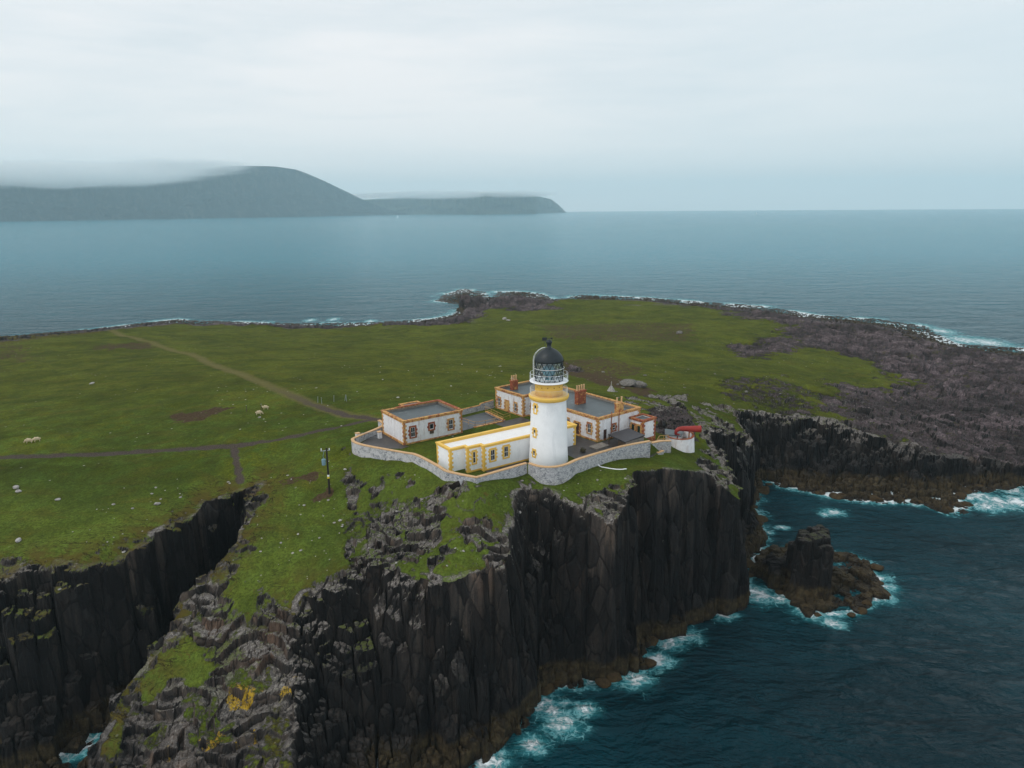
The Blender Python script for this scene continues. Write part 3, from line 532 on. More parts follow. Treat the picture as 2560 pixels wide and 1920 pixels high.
    hrk = t.math('ADD', hrk, t.math('MULTIPLY', t.noise(pos, 3.0, 8, 0.75), 0.7))
    hg = t.math('ADD', t.math('MULTIPLY', nC, 0.45), t.math('MULTIPLY', fine, 0.18))
    rocky = t.math('MAXIMUM', rmask, umask)
    hh = t.n('ShaderNodeMix', data_type='FLOAT'); t.val(hh.inputs[0], rocky); t.val(hh.inputs[2], hg); t.val(hh.inputs[3], hrk)
    t.lk(t.bump(hh.outputs[0], 0.9, 0.55), b.inputs['Normal'])
    return m
MAT_TERRAIN = terrain_material()

# ------------------------------------------------------------------ build the peninsula
def radial(quick=1.0):
    r = [46.0]
    while r[-1] < 640:
        q = r[-1]
        d = 0.15 if q < 128 else 0.15 + (q - 128) * 0.0065
        r.append(q + d * quick)
    return np.array(r)
QUICK = 1.0
rs = radial(QUICK)
X, Y = polar_grid(math.radians(-43), math.radians(42), int(1250 / QUICK), rs)
M3 = np.empty(X.shape + (4,)); H = np.empty(X.shape); M1 = np.empty(X.shape + (4,)); M2 = np.empty(X.shape + (4,)); FC = np.empty(X.shape)
step = 200
for k in range(0, X.shape[0], step):
    H[k:k + step], M1[k:k + step], M2[k:k + step], FC[k:k + step], M3[k:k + step] = ground(X[k:k + step], Y[k:k + step])
land = grid_mesh('ground', X, Y, H, keep=H > -1.2, mat=MAT_TERRAIN, attrs=(('cover', M1), ('cover2', M2), ('blocks', M3)), smooth=1 - np.clip(np.maximum(M1[..., 0], FC) * 2, 0, 1))
land['kind'] = 'structure'; land['label'] = 'green headland with black columnar basalt sea cliffs and stony shelf'
def ground_z(x, y):
    h, _, _, _, _ = ground(np.array([[float(x)]]), np.array([[float(y)]])); return float(h[0, 0])
def mesh_z(x, y):
    r = math.hypot(x, y); th = math.atan2(x, y)
    i = int(np.clip(np.searchsorted(rs, r), 1, len(rs) - 1)); j = int(round((th - math.radians(-43)) / math.radians(85) * (X.shape[1] - 1)))
    return float(H[i, j])

# ------------------------------------------------------------------ sea
def sea_material():
    m, t, b = material('sea_water')
    pos, nrm = geo(t)
    a1 = t.n('ShaderNodeVertexColor', layer_name='foam'); c1 = t.n('ShaderNodeSeparateColor'); t.lk(a1.outputs[0], c1.inputs[0])
    foam, shoal = c1.outputs[0], c1.outputs[1]
    sp = t.n('ShaderNodeSeparateXYZ'); t.lk(pos, sp.inputs[0])
    # lacy foam
    q = t.map(pos, (1, 1, 0)); d = t.n('ShaderNodeTexNoise'); t.lk(q, d.inputs['Vector']); d.inputs['Scale'].default_value = 0.35; d.inputs['Detail'].default_value = 4
    wv = t.n('ShaderNodeVectorMath', operation='MULTIPLY_ADD'); t.lk(d.outputs[1], wv.inputs[0]); wv.inputs[1].default_value = (3.2, 3.2, 0); t.lk(q, wv.inputs[2])
    lace = t.voro(wv.outputs[0], 0.75, 'DISTANCE_TO_EDGE'); lace2 = t.voro(wv.outputs[0], 2.1, 'DISTANCE_TO_EDGE')
    ln = t.math('MAXIMUM', t.rng(lace, 0.17, 0.02), t.math('MULTIPLY', t.rng(lace2, 0.15, 0.02), 0.7))
    fl = t.noise(wv.outputs[0], 0.5, 7, 0.7)
    fm = t.math('ADD', foam, t.math('ADD', t.math('MULTIPLY', t.math('SUBTRACT', ln, 0.55), 0.26), t.math('MULTIPLY', t.math('SUBTRACT', fl, 0.5), 1.9)))
    thick = t.rng(fm, 0.70, 1.05); thin = t.rng(fm, 0.42, 0.80)
    thin = t.math('MULTIPLY', thin, t.rng(foam, 0.02, 0.15)); thick = t.math('MULTIPLY', thick, t.rng(foam, 0.02, 0.2))
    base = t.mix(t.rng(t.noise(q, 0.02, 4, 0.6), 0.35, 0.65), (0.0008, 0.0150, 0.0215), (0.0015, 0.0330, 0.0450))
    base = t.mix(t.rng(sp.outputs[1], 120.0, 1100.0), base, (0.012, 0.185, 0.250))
    milky = t.math('MULTIPLY', t.rng(t.math('ADD', foam, t.math('MULTIPLY', fl, 0.7)), 0.45, 1.15), 0.75)
    base = t.mix(milky, base, (0.03, 0.24, 0.27))
    base = t.mix(thin, base, (0.16, 0.40, 0.43))
    base = t.mix(thick, base, (0.82, 0.88, 0.90))
    # whitecaps, sparse
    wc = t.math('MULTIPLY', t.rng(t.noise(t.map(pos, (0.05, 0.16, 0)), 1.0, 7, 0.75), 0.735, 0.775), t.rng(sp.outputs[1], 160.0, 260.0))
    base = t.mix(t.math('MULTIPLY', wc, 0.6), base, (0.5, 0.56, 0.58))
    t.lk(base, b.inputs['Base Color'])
    t.lk(t.math('MULTIPLY_ADD', t.math('MAXIMUM', thick, thin), 0.5, 0.16), b.inputs['Roughness'])
    b.inputs['IOR'].default_value = 1.333; b.inputs['Specular IOR Level'].default_value = 0.28; b.inputs['Specular Tint'].default_value = (0.50, 0.85, 1.0, 1)
    n_s = t.noise(t.map(pos, (1.0, 1.35, 0)), 1.1, 6, 0.65, 0.4); n_m = t.noise(t.map(pos, (0.9, 1.5, 0)), 0.22, 5, 0.6, 0.5); n_l = t.noise(t.map(pos, (0.7, 1.6, 0)), 0.045, 5, 0.6, 0.3)
    hh = t.math('ADD', t.math('MULTIPLY', n_s, 0.5), t.math('ADD', t.math('MULTIPLY', n_m, 2.8), t.math('MULTIPLY', n_l, 11.0)))
    hh = t.math('ADD', hh, t.math('MULTIPLY', thick, 0.3))
    t.lk(t.bump(hh, 0.95, 1.0), b.inputs['Normal'])
    return m
MAT_SEA = sea_material()
rr = [40.0]
while rr[-1] < 14300:
    rr.append(rr[-1] + min(max(0.35, (rr[-1] - 60) * 0.0048), 400))
rr = np.array(rr)
XS, YS = polar_grid(math.radians(-60), math.radians(60), 900, rr)
def sea_height(x, y, r):
    f = np.exp(-r / 420.0)
    a = (fbm(x / 9 + y / 30, y / 5.5, 4, 101) - 0.5) * 0.85 + (fbm(x / 2.3, y / 1.5, 3, 107) - 0.5) * 0.28
    return a * f
def foam_field(x, y):
    f = np.zeros(x.shape)
    sel = (np.hypot(x, y) < 760)
    xs, ys = x[sel], y[sel]
    dB = sdist(*warp(xs, ys), SHORE); dS = sdist(xs, ys, STACK_SHORE)
    n = fbm(xs / 14, ys / 14, 3, 111)
    wdt = 1.2 + 0.010 * np.maximum(ys - 140, 0)
    edge = np.exp(-np.maximum(dB, 0) / (wdt * 1.5)) * (0.45 + 0.6 * sm(n, 0.40, 0.60))
    edge = np.maximum(edge, np.exp(-np.maximum(dS, 0) / 1.3) * (0.35 + 0.6 * sm(n, 0.4, 0.6)))
    v = edge * 1.0
    for (fx, fy, fr) in FOAM:
        # patches lie along the shore: wider across the view than towards it where they are far off
        k = 1.0 + np.clip((fy - 150) / 250, 0, 2)
        d = np.sqrt(((xs - fx) / (fr * 1.45)) ** 2 + ((ys - fy) / (fr * 1.25 * k)) ** 2)
        v = np.maximum(v, 0.98 * np.exp(-(d ** 1.6) * 0.95))
    v = v * np.where(dS < -1.0, 0.35, 1.0)
    f[sel] = v; return f
F_ = foam_field(XS, YS)
ZS = sea_height(XS, YS, np.hypot(XS, YS)) + 0.25 * np.clip(F_, 0, 1) * (fbm(XS / 1.2, YS / 1.2, 3, 117) - 0.2)
sea = grid_mesh('sea', XS, YS, ZS, mat=MAT_SEA, attrs=(('foam', np.stack([F_, F_ * 0, F_ * 0, F_ * 0], -1)),))
sea['kind'] = 'structure'; sea['label'] = 'grey-blue open sea, dark teal under the cliffs with white surf'

# ------------------------------------------------------------------ far headlands
def headland(name, pts, rows, depth, label, tint):
    P = np.array(pts, float); n = len(P)
    us = np.linspace(0, n - 1, 420); bx = np.interp(us, range(n), P[:, 0]); by = np.interp(us, range(n), P[:, 1]); hz = np.interp(us, range(n), P[:, 2])
    dn = np.stack([bx, by], -1); dn /= np.linalg.norm(dn, axis=1)[:, None]
    vv = np.linspace(0, 1, rows)
    prof = np.interp(vv, [0, 0.12, 0.45, 0.62, 0.75, 1.0], [0, 0.16, 0.50, 0.93, 1.0, -0.05])
    dist = np.interp(vv, [0, 0.12, 0.45, 0.62, 0.75, 1.0], [0, 0.12, 0.60, 0.78, 1.0, 1.0])
    Xh = np.empty((rows, len(us))); Yh = Xh.copy(); Zh = Xh.copy()
    for i in range(rows):
        off = dist[i] * hz + (depth if vv[i] > 0.9 else 0) * (vv[i] - 0.9) * 10
        rough = (fbm(us / 4.5, np.full_like(us, i / 9.0), 5, 130) - 0.5) * 420 * min(1, dist[i] * 3) * (1 - sm(vv[i], 0.55, 0.75))
        gul = (np.abs(fbm(us / 1.7, np.full_like(us, i / 26.0), 5, 140) - 0.5) - 0.1) * 620 * (1 - sm(vv[i], 0.5, 0.72)) * min(1, dist[i] * 3)
        o = off + rough + gul
        Xh[i] = bx + dn[:, 0] * o; Yh[i] = by + dn[:, 1] * o; Zh[i] = prof[i] * hz - (12 if i == 0 else 0)
    mt, t, b = material(name + '_rock')
    pos, nrm = geo(t)
    sn = t.n('ShaderNodeSeparateXYZ'); t.lk(nrm, sn.inputs[0])
    nz_ = t.noise(t.map(pos, (1, 1, 0.35)), 0.012, 9, 0.8)
    c = t.ramp(nz_, [(0.40, tint[0]), (0.52, tint[1]), (0.62, tint[2])])
    t.lk(c, b.inputs['Base Color']); b.inputs['Roughness'].default_value = 1.0; b.inputs['Specular IOR Level'].default_value = 0
    t.lk(t.bump(t.noise(t.map(pos, (1, 1, 0.4)), 0.012, 8, 0.75), 1.0, 140), b.inputs['Normal'])
    o = grid_mesh(name, Xh, Yh, Zh, mat=mt)
    for p_ in o.data.polygons: pass
    o['kind'] = 'structure'; o['label'] = label
    return o
headland('headland', HEADLAND_NEAR, 60, 900, 'long dark sea cliff headland on the left running into low cloud', [(0.004, 0.014, 0.020), (0.014, 0.032, 0.038), (0.09, 0.085, 0.065)])  # bluish distance haze is painted into the two darker rock tones
headland('headland', HEADLAND_FAR, 40, 900, 'low green farther headland ending in a cliff at the horizon', [(0.05, 0.07, 0.035), (0.08, 0.10, 0.05), (0.12, 0.12, 0.07)])

# ------------------------------------------------------------------ sea air
def haze_box():
    me = bpy.data.meshes.new('haze'); bm = bmesh.new()
    bmesh.ops.create_cube(bm, size=1.0)
    for v in bm.verts:
        v.co.x *= 34000; v.co.y = v.co.y * 16600 + 7700; v.co.z = v.co.z * 626 + 307
    bm.to_mesh(me); bm.free()
    mt = bpy.data.materials.new('sea_air'); mt.use_nodes = True; t = NT(mt.node_tree); mt.node_tree.nodes.clear()
    v = t.n('ShaderNodeVolumePrincipled'); o_ = t.n('ShaderNodeOutputMaterial'); t.lk(v.outputs[0], o_.inputs['Volume'])
    v.inputs['Color'].default_value = (0.70, 0.92, 1.0, 1); v.inputs['Density'].default_value = HAZE_DENSITY; v.inputs['Anisotropy'].default_value = 0.2
    me.materials.append(mt); o = bpy.data.objects.new('haze', me); C.objects.link(o); o['kind'] = 'stuff'
    o['label'] = 'pale blue sea haze thickening towards the horizon'
HAZE_DENSITY = 0.9e-4
haze_box()
scene.cycles.max_bounces = 9; scene.cycles.volume_bounces = 4; scene.cycles.diffuse_bounces = 3
scene.cycles.use_denoising = True

def mist(name, loc, size, dens, label, seed):
    me = bpy.data.meshes.new(name); bm = bmesh.new(); bmesh.ops.create_icosphere(bm, subdivisions=3, radius=1.0); bm.to_mesh(me); bm.free()
    mt = bpy.data.materials.new('mist_vapour'); mt.use_nodes = True; t = NT(mt.node_tree); mt.node_tree.nodes.clear()
    tc = t.n('ShaderNodeTexCoord'); ob = tc.outputs['Object']
    ln = t.n('ShaderNodeVectorMath', operation='LENGTH'); t.lk(ob, ln.inputs[0])
    nz = t.noise(t.map(ob, (2.2, 2.2, 1.1), (seed, 0, 0)), 1.0, 5, 0.6, 0.4)
    f = t.math('MULTIPLY', t.rng(t.math('ADD', ln.outputs['Value'], t.math('MULTIPLY', t.math('SUBTRACT', nz, 0.5), 1.5)), 1.0, 0.25), t.rng(ln.outputs['Value'], 1.0, 0.75))
    v = t.n('ShaderNodeVolumePrincipled'); o_ = t.n('ShaderNodeOutputMaterial'); t.lk(v.outputs[0], o_.inputs['Volume'])
    v.inputs['Color'].default_value = (0.995, 1.0, 1.0, 1); v.inputs['Anisotropy'].default_value = 0.3
    t.lk(t.math('MULTIPLY', f, dens), v.inputs['Density'])
    me.materials.append(mt); o = bpy.data.objects.new(name, me); C.objects.link(o); o.location = loc; o.scale = size
    o['kind'] = 'stuff'; o['label'] = label
mist('mist', (-3500, 5500, 335), (1500, 600, 120), 0.0095, 'low cloud lying over the saddle of the near headland', 0)
mist('mist', (-2900, 6400, 430), (800, 600, 90), 0.004, 'low cloud catching the top of the near headland', 3)
mist('mist', (-750, 8700, 225), (1500, 500, 60), 0.009, 'low cloud bank resting on the far headland', 6)

# ================================================================== object builders
class MB:
    def __init__(s): s.v = []; s.f = []
    def add(s, vs, fs):
        k = len(s.v); s.v += [tuple(q) for q in vs]; s.f += [tuple(i + k for i in f) for f in fs]; return s
    def prism(s, poly, z0, z1):
        n = len(poly)
        vs = [(x, y, z0) for x, y in poly] + [(x, y, z1) for x, y in poly]
        fs = [tuple(range(n))[::-1], tuple(range(n, 2 * n))] + [(i, (i + 1) % n, n + (i + 1) % n, n + i) for i in range(n)]
        return s.add(vs, fs)
    def ring(s, po, pi, z0, z1):
        n = len(po)
        vs = [(x, y, z0) for x, y in po] + [(x, y, z1) for x, y in po] + [(x, y, z0) for x, y in pi] + [(x, y, z1) for x, y in pi]
        fs = []
        for i in range(n):
            j = (i + 1) % n
            fs += [(i, j, n + j, n + i), (n + i, n + j, 3 * n + j, 3 * n + i), (2 * n + j, 2 * n + i, 3 * n + i, 3 * n + j), (j, i, 2 * n + i, 2 * n + j)]
        return s.add(vs, fs)
    def fbox(s, o, e, nrm, u0, u1, d0, d1, z0, z1):
        """box in a wall frame: u along e, d outwards along nrm"""
        P = [(o[0] + e[0] * u + nrm[0] * d, o[1] + e[1] * u + nrm[1] * d) for u, d in ((u0, d0), (u0, d1), (u1, d1), (u1, d0))]
        a = sum(P[i][0] * P[(i + 1) % 4][1] - P[(i + 1) % 4][0] * P[i][1] for i in range(4))
        if a < 0: P = P[::-1]
        return s.prism(P, z0, z1)
    def lathe(s, prof, cx, cy, n=48, cap=True):
        vs = []
        for r, z in prof:
            vs += [(cx + r * math.cos(2 * math.pi * k / n), cy + r * math.sin(2 * math.pi * k / n), z) for k in range(n)]
        fs = [(i * n + k, i * n + (k + 1) % n, (i + 1) * n + (k + 1) % n, (i + 1) * n + k) for i in range(len(prof) - 1) for k in range(n)]
        if cap: fs += [tuple(range(n))[::-1], tuple(range((len(prof) - 1) * n, len(prof) * n))]
        return s.add(vs, fs)
    def tube(s, pts, r, n=6, r2=None, closed=False):
        pts = [Vector(p) for p in pts]; m_ = len(pts); vs = []
        for i, p in enumerate(pts):
            a = pts[(i - 1) % m_] if (closed or i) else p; b = pts[(i + 1) % m_] if (closed or i < m_ - 1) else p
            t_ = (b - a).normalized(); up = Vector((0, 0, 1)) if abs(t_.z) < 0.9 else Vector((1, 0, 0))
            x = t_.cross(up).normalized(); y = x.cross(t_)
            rr_ = r if r2 is None else r + (r2 - r) * i / (m_ - 1)
            vs += [p + x * rr_ * math.cos(2 * math.pi * k / n) + y * rr_ * math.sin(2 * math.pi * k / n) for k in range(n)]
        fs = [(i * n + k, i * n + (k + 1) % n, ((i + 1) % m_) * n + (k + 1) % n, ((i + 1) % m_) * n + k) for i in range(m_ if closed else m_ - 1) for k in range(n)]
        if not closed: fs += [tuple(range(n))[::-1], tuple(range((m_ - 1) * n, m_ * n))]
        return s.add(vs, fs)
    def build(s, name, mat, parent=None, org=(0, 0, 0), smooth=False):
        me = bpy.data.meshes.new(name)
        me.from_pydata([(x - org[0], y - org[1], z - org[2]) for x, y, z in s.v], [], s.f)
        bm = bmesh.new(); bm.from_mesh(me); bmesh.ops.recalc_face_normals(bm, faces=bm.faces); bm.to_mesh(me); bm.free()
        if smooth: me.polygons.foreach_set('use_smooth', [True] * len(me.polygons))
        me.materials.append(mat)
        o = bpy.data.objects.new(name, me); C.objects.link(o)
        if parent is not None: o.parent = parent
        else: o.location = org
        return o
def root(name, loc, label, cat, group=None):
    o = bpy.data.objects.new(name, None); C.objects.link(o); o.location = loc; o.empty_display_size = 0.5
    o['label'] = label; o['category'] = cat
    if group: o['group'] = group
    return o
def tag(o, label, cat, group=None):
    o['label'] = label; o['category'] = cat
    if group: o['group'] = group
    return o
def offset(poly, d):
    n = len(poly); out = []
    for i in range(n):
        p0 = Vector(poly[i - 1]); p1 = Vector(poly[i]); p2 = Vector(poly[(i + 1) % n])
        a = (p1 - p0).normalized(); b = (p2 - p1).normalized()
        na = Vector((a.y, -a.x)); nb = Vector((b.y, -b.x)); k = na + nb
        out.append(tuple(p1 + k * (d / max(k.dot(na), 0.2))))
    return out
def local_poly(o, ang, pts):
    a = math.radians(ang); e = (math.cos(a), math.sin(a)); n_ = (-e[1], e[0])
    return [(o[0] + e[0] * u + n_[0] * v, o[1] + e[1] * u + n_[1] * v) for u, v in pts]

def mat_plain(name, colr, rough=0.7, var=0.15, scale=2.0, metal=0.0, stain=None, stain_amt=0.5, bump=0.0, streak=False, spec=0.3, lohi=(0.52, 0.66)):
    m, t, b = material(name); pos, nrm = geo(t)
    n_ = t.noise(pos, scale, 5, 0.65)
    c = t.mix(t.rng(n_, 0.3, 0.7), tuple(q * (1 - var) for q in colr), tuple(min(1, q * (1 + var * 0.5)) for q in colr))
    if stain:
        q = t.map(pos, (1, 1, 0.25)) if streak else pos
        s_ = t.rng(t.noise(q, scale * 0.8, 6, 0.75, 0.4), *lohi)
        c = t.mix(t.math('MULTIPLY', s_, stain_amt), c, stain)
    t.lk(c, b.inputs['Base Color']); b.inputs['Roughness'].default_value = rough; b.inputs['Metallic'].default_value = metal
    b.inputs['Specular IOR Level'].default_value = spec
    if bump: t.lk(t.bump(t.noise(pos, scale * 4, 5, 0.7), bump, 0.05), b.inputs['Normal'])
    return m
WHITE = mat_plain('fresh_white_paint', (0.86, 0.87, 0.88), 0.6, 0.04, 0.8, stain=(0.62, 0.64, 0.66), stain_amt=0.35, streak=True)
HARL = mat_plain('weathered_white_harling', (0.74, 0.73, 0.74), 0.9, 0.10, 1.6, stain=(0.40, 0.29, 0.25), stain_amt=0.8, streak=True, bump=0.4, lohi=(0.50, 0.72))
YELLOW = mat_plain('yellow_paint', (0.80, 0.50, 0.10), 0.6, 0.08, 1.0, stain=(0.62, 0.36, 0.07), stain_amt=0.5)
OCHRE = mat_plain('flaking_ochre_stone', (0.56, 0.32, 0.11), 0.85, 0.18, 2.0, stain=(0.27, 0.085, 0.04), stain_amt=0.9, bump=0.4, lohi=(0.48, 0.56))
RUST = mat_plain('red_sandstone_with_ochre', (0.27, 0.075, 0.038), 0.9, 0.25, 2.0, stain=(0.55, 0.29, 0.09), stain_amt=0.85, bump=0.5, lohi=(0.54, 0.60))
FELT = mat_plain('grey_roofing_felt', (0.062, 0.080, 0.086), 0.5, 0.18, 0.6, stain=(0.20, 0.22, 0.22), stain_amt=0.6, lohi=(0.55, 0.68), spec=0.5)
FELT_DARK = mat_plain('dark_roofing_felt', (0.035, 0.034, 0.040), 0.5, 0.2, 0.9, stain=(0.11, 0.12, 0.14), stain_amt=0.7, lohi=(0.60, 0.68), spec=0.5)
WROOF = mat_plain('white_painted_roof', (0.80, 0.79, 0.78), 0.65, 0.05, 0.7, stain=(0.60, 0.58, 0.56), stain_amt=0.4, lohi=(0.58, 0.72))
BLACK = mat_plain('black_gloss_paint', (0.010, 0.016, 0.020), 0.5, 0.3, 1.5, spec=0.4)
GREY = mat_plain('weathered_grey_concrete', (0.24, 0.21, 0.18), 0.9, 0.2, 2.2, stain=(0.09, 0.08, 0.07), stain_amt=0.6, bump=0.4)
WOOD = mat_plain('grey_timber', (0.09, 0.065, 0.045), 0.9, 0.3, 3.0, stain=(0.035, 0.027, 0.02), stain_amt=0.6, streak=True)
POLEW = mat_plain('creosoted_timber', (0.022, 0.017, 0.014), 0.85, 0.3, 3.0)
STEEL = mat_plain('white_tube_steel', (0.70, 0.72, 0.74), 0.5, 0.06, 2.0)
GALV = mat_plain('galvanised_steel', (0.32, 0.35, 0.37), 0.45, 0.15, 2.0, metal=0.5)
OCHRE_RAIL = mat_plain('ochre_rail_paint', (0.58, 0.34, 0.13), 0.7, 0.15, 2.0, stain=(0.25, 0.10, 0.05), stain_amt=0.6)
GREEN = mat_plain('dark_green_door_paint', (0.012, 0.035, 0.025), 0.55, 0.2, 1.5)
BROWN = mat_plain('dark_brown_door_paint', (0.06, 0.028, 0.022), 0.6, 0.2, 1.5)
HORN = mat_plain('faded_red_horn_paint', (0.30, 0.030, 0.022), 0.55, 0.2, 1.3, stain=(0.22, 0.02, 0.02), stain_amt=0.6, streak=True)
HORN_IN = mat_plain('dark_horn_throat', (0.02, 0.008, 0.008), 0.8)
BLUEBOX = mat_plain('blue_grey_transformer_paint', (0.16, 0.27, 0.32), 0.5, 0.15, 3.0)
COPE = mat_plain('tan_coping_paint', (0.60, 0.38, 0.20), 0.85, 0.15, 2.5, stain=(0.33, 0.24, 0.17), stain_amt=0.6, bump=0.4)
def glass_mat(name, colr, rough=0.08):
    m, t, b = material(name); b.inputs['Base Color'].default_value = (*colr, 1); b.inputs['Roughness'].default_value = rough
    b.inputs['Specular IOR Level'].default_value = 0.6; return m
PANE = glass_mat('dark_window_glass', (0.014, 0.018, 0.024))
def lantern_glass():
    m, t, b = material('lantern_glass'); b.inputs['Base Color'].default_value = (0.80, 0.88, 0.90, 1)
    b.inputs['Roughness'].default_value = 0.03; b.inputs['Transmission Weight'].default_value = 0.9; b.inputs['IOR'].default_value = 1.1
    return m
LGLASS = lantern_glass()
LENS = glass_mat('blue_green_lens', (0.10, 0.28, 0.34), 0.15)
def wall_rubble():
    m, t, b = material('limewashed_rubble_wall'); pos, nrm = geo(t)
    sp = t.n('ShaderNodeSeparateXYZ'); t.lk(pos, sp.inputs[0])
    vo = t.voro(t.map(pos, (1, 1, 1.4)), 5.5, 'DISTANCE_TO_EDGE'); vc = t.voro(t.map(pos, (1, 1, 1.4)), 5.5, out=1)
    sc_ = t.n('ShaderNodeSeparateColor'); t.lk(vc, sc_.inputs[0])
    st = t.ramp(sc_.outputs[0], [(0.0, (0.14, 0.15, 0.175)), (0.4, (0.30, 0.31, 0.33)), (0.8, (0.44, 0.45, 0.46)), (1.0, (0.58, 0.58, 0.58))])
    lime = t.rng(t.noise(pos, 1.4, 7, 0.75), 0.40, 0.55)
    lft = t.rng(sp.outputs[0], -6.0, -13.0)
    st = t.mix(t.math('MULTIPLY', lime, t.math('MULTIPLY_ADD', lft, 0.5, 0.45)), st, (0.60, 0.59, 0.60))
    st = t.mix(t.math('MULTIPLY', t.rng(vo, 0.05, 0.0), 0.4), st, (0.13, 0.12, 0.11))
    dk = t.rng(t.noise(t.map(pos, (1, 1, 0.25)), 2.4, 6, 0.8), 0.56, 0.68)
    st = t.mix(t.math('MULTIPLY', dk, 0.6), st, (0.10, 0.10, 0.115))
    low_ = t.math('MULTIPLY', t.rng(t.math('ADD', sp.outputs[2], t.math('MULTIPLY', t.noise(pos, 1.5, 4, 0.6), 1.6)), 29.1, 28.0), t.math('MULTIPLY_ADD', lft, 0.6, 0.1))
    st = t.mix(low_, st, (0.33, 0.20, 0.13))
    t.lk(st, b.inputs['Base Color']); b.inputs['Roughness'].default_value = 0.95; b.inputs['Specular IOR Level'].default_value = 0.15
    t.lk(t.bump(t.rng(vo, 0.0, 0.12), 0.6, 0.06), b.inputs['Normal']); return m
RUBBLE = wall_rubble()
def boulder_mat(name, a, c, sp_):
    m, t, b = material(name); pos, nrm = geo(t)
    n_ = t.math('ADD', t.math('MULTIPLY', t.noise(pos, 2.0, 7, 0.75), 0.6), t.math('MULTIPLY', t.noise(pos, 9.0, 4, 0.8), 0.4))
    t.lk(t.ramp(n_, [(0.35, a), (0.52, c), (0.66, sp_)]), b.inputs['Base Color']); b.inputs['Roughness'].default_value = 0.95
    b.inputs['Specular IOR Level'].default_value = 0.1
    t.lk(t.bump(t.noise(pos, 3, 6, 0.7), 0.7, 0.1), b.inputs['Normal']); return m
BOULDER = boulder_mat('lichened_grey_boulder', (0.05, 0.045, 0.042), (0.15, 0.14, 0.125), (0.36, 0.33, 0.30))
PALE = boulder_mat('pale_field_stone', (0.16, 0.14, 0.13), (0.34, 0.32, 0.30), (0.55, 0.53, 0.50))
SEAWEED = boulder_mat('weed_covered_boulder', (0.016, 0.011, 0.007), (0.050, 0.034, 0.017), (0.10, 0.072, 0.036))

def quoins(poly, corners, z0, z1, mat, parent, org, la=0.52, lb=0.30, h=0.34, proud=0.03):
    n = len(poly)
    for i in corners:
        mb = MB(); p = Vector(poly[i]); a = (p - Vector(poly[i - 1])).normalized(); b = (Vector(poly[(i + 1) % n]) - p).normalized()
        na = Vector((a.y, -a.x)); nb = Vector((b.y, -b.x)); kk = na + nb; co = p + kk * (proud / kk.dot(na)); ci = p - kk * (0.06 / kk.dot(na))
        z = z0; k = 0
        while z < z1 - 0.05:
            z2 = min(z + h, z1); A, B = (la, lb) if k % 2 else (lb, la)
            pts = [p - a * A - na * 0.06, p - a * A + na * proud, co, p + b * B + nb * proud, p + b * B - nb * 0.06, ci]
            mb.prism([tuple(q) for q in pts], z, z2); z = z2; k += 1
        mb.build('quoin', mat, parent, org)
def opening(kind, poly, edge, u, zc, w_, h_, parent, org, trim, leaf=None, jamb=0.28, bars=(1, 1), frame=STEEL, proud=0.0, label=None, ft=0.055):
    p = Vector(poly[edge]); q = Vector(poly[(edge + 1) % len(poly)]); e = (q - p).normalized(); n_ = Vector((e.y, -e.x)); o_ = tuple(p + n_ * proud)
    z0, z1 = zc - h_ / 2, zc + h_ / 2
    pane = MB().fbox(o_, e, n_, u - w_ / 2, u + w_ / 2, -0.05, 0.012, z0, z1).build(kind, leaf or PANE, parent, org)
    sur = MB(); z = z0 - (0.0 if kind == 'door' else 0.26); k = 0
    zz = z0; bh = h_ / max(3, round(h_ / 0.3))
    while zz < z1 - 0.02:
        j = jamb + (0.17 if k % 2 else 0.0)
        sur.fbox(o_, e, n_, u - w_ / 2 - j, u - w_ / 2, -0.04, 0.07, zz, zz + bh); sur.fbox(o_, e, n_, u + w_ / 2, u + w_ / 2 + j, -0.04, 0.07, zz, zz + bh); zz += bh; k += 1
    sur.fbox(o_, e, n_, u - w_ / 2 - jamb, u + w_ / 2 + jamb, -0.04, 0.072, z1, z1 + 0.28)
    if kind != 'door': sur.fbox(o_, e, n_, u - w_ / 2 - jamb, u + w_ / 2 + jamb, -0.04, 0.085, z0 - 0.22, z0)
    so = sur.build('surround', trim, pane)
    for v in so.data.vertices: v.co -= Vector(org)
    if kind != 'door':
        fr = MB(); t_ = ft
        fr.fbox(o_, e, n_, u - w_ / 2, u - w_ / 2 + t_, 0.0, 0.035, z0, z1); fr.fbox(o_, e, n_, u + w_ / 2 - t_, u + w_ / 2, 0.0, 0.035, z0, z1)
        fr.fbox(o_, e, n_, u - w_ / 2 + t_, u + w_ / 2 - t_, 0.0, 0.035, z0, z0 + t_ * 1.6); fr.fbox(o_, e, n_, u - w_ / 2 + t_, u + w_ / 2 - t_, 0.0, 0.035, z1 - t_, z1)
        for i in range(bars[0]):
            uu = u - w_ / 2 + w_ * (i + 1) / (bars[0] + 1); fr.fbox(o_, e, n_, uu - 0.022, uu + 0.022, 0.0, 0.030, z0 + t_ * 1.6, z1 - t_)
        for i in range(bars[1]):
            z = z0 + h_ * (i + 1) / (bars[1] + 1); fr.fbox(o_, e, n_, u - w_ / 2 + t_, u + w_ / 2 - t_, 0.0, 0.033, z - 0.03, z + 0.03)
        fo = fr.build('frame', frame, pane)
        for v in fo.data.vertices: v.co -= Vector(org)
    else:
        kx = MB(); c_ = p + n_ * (proud + 0.03) + e * (u + w_ * 0.36); kx.tube([(c_.x, c_.y, z0 + 0.95), (c_.x, c_.y, z0 + 1.08)], 0.035)
        ko = kx.build('handle', GALV, pane)
        for v in ko.data.vertices: v.co -= Vector(org)
    if label: pane['label'] = label
    return pane
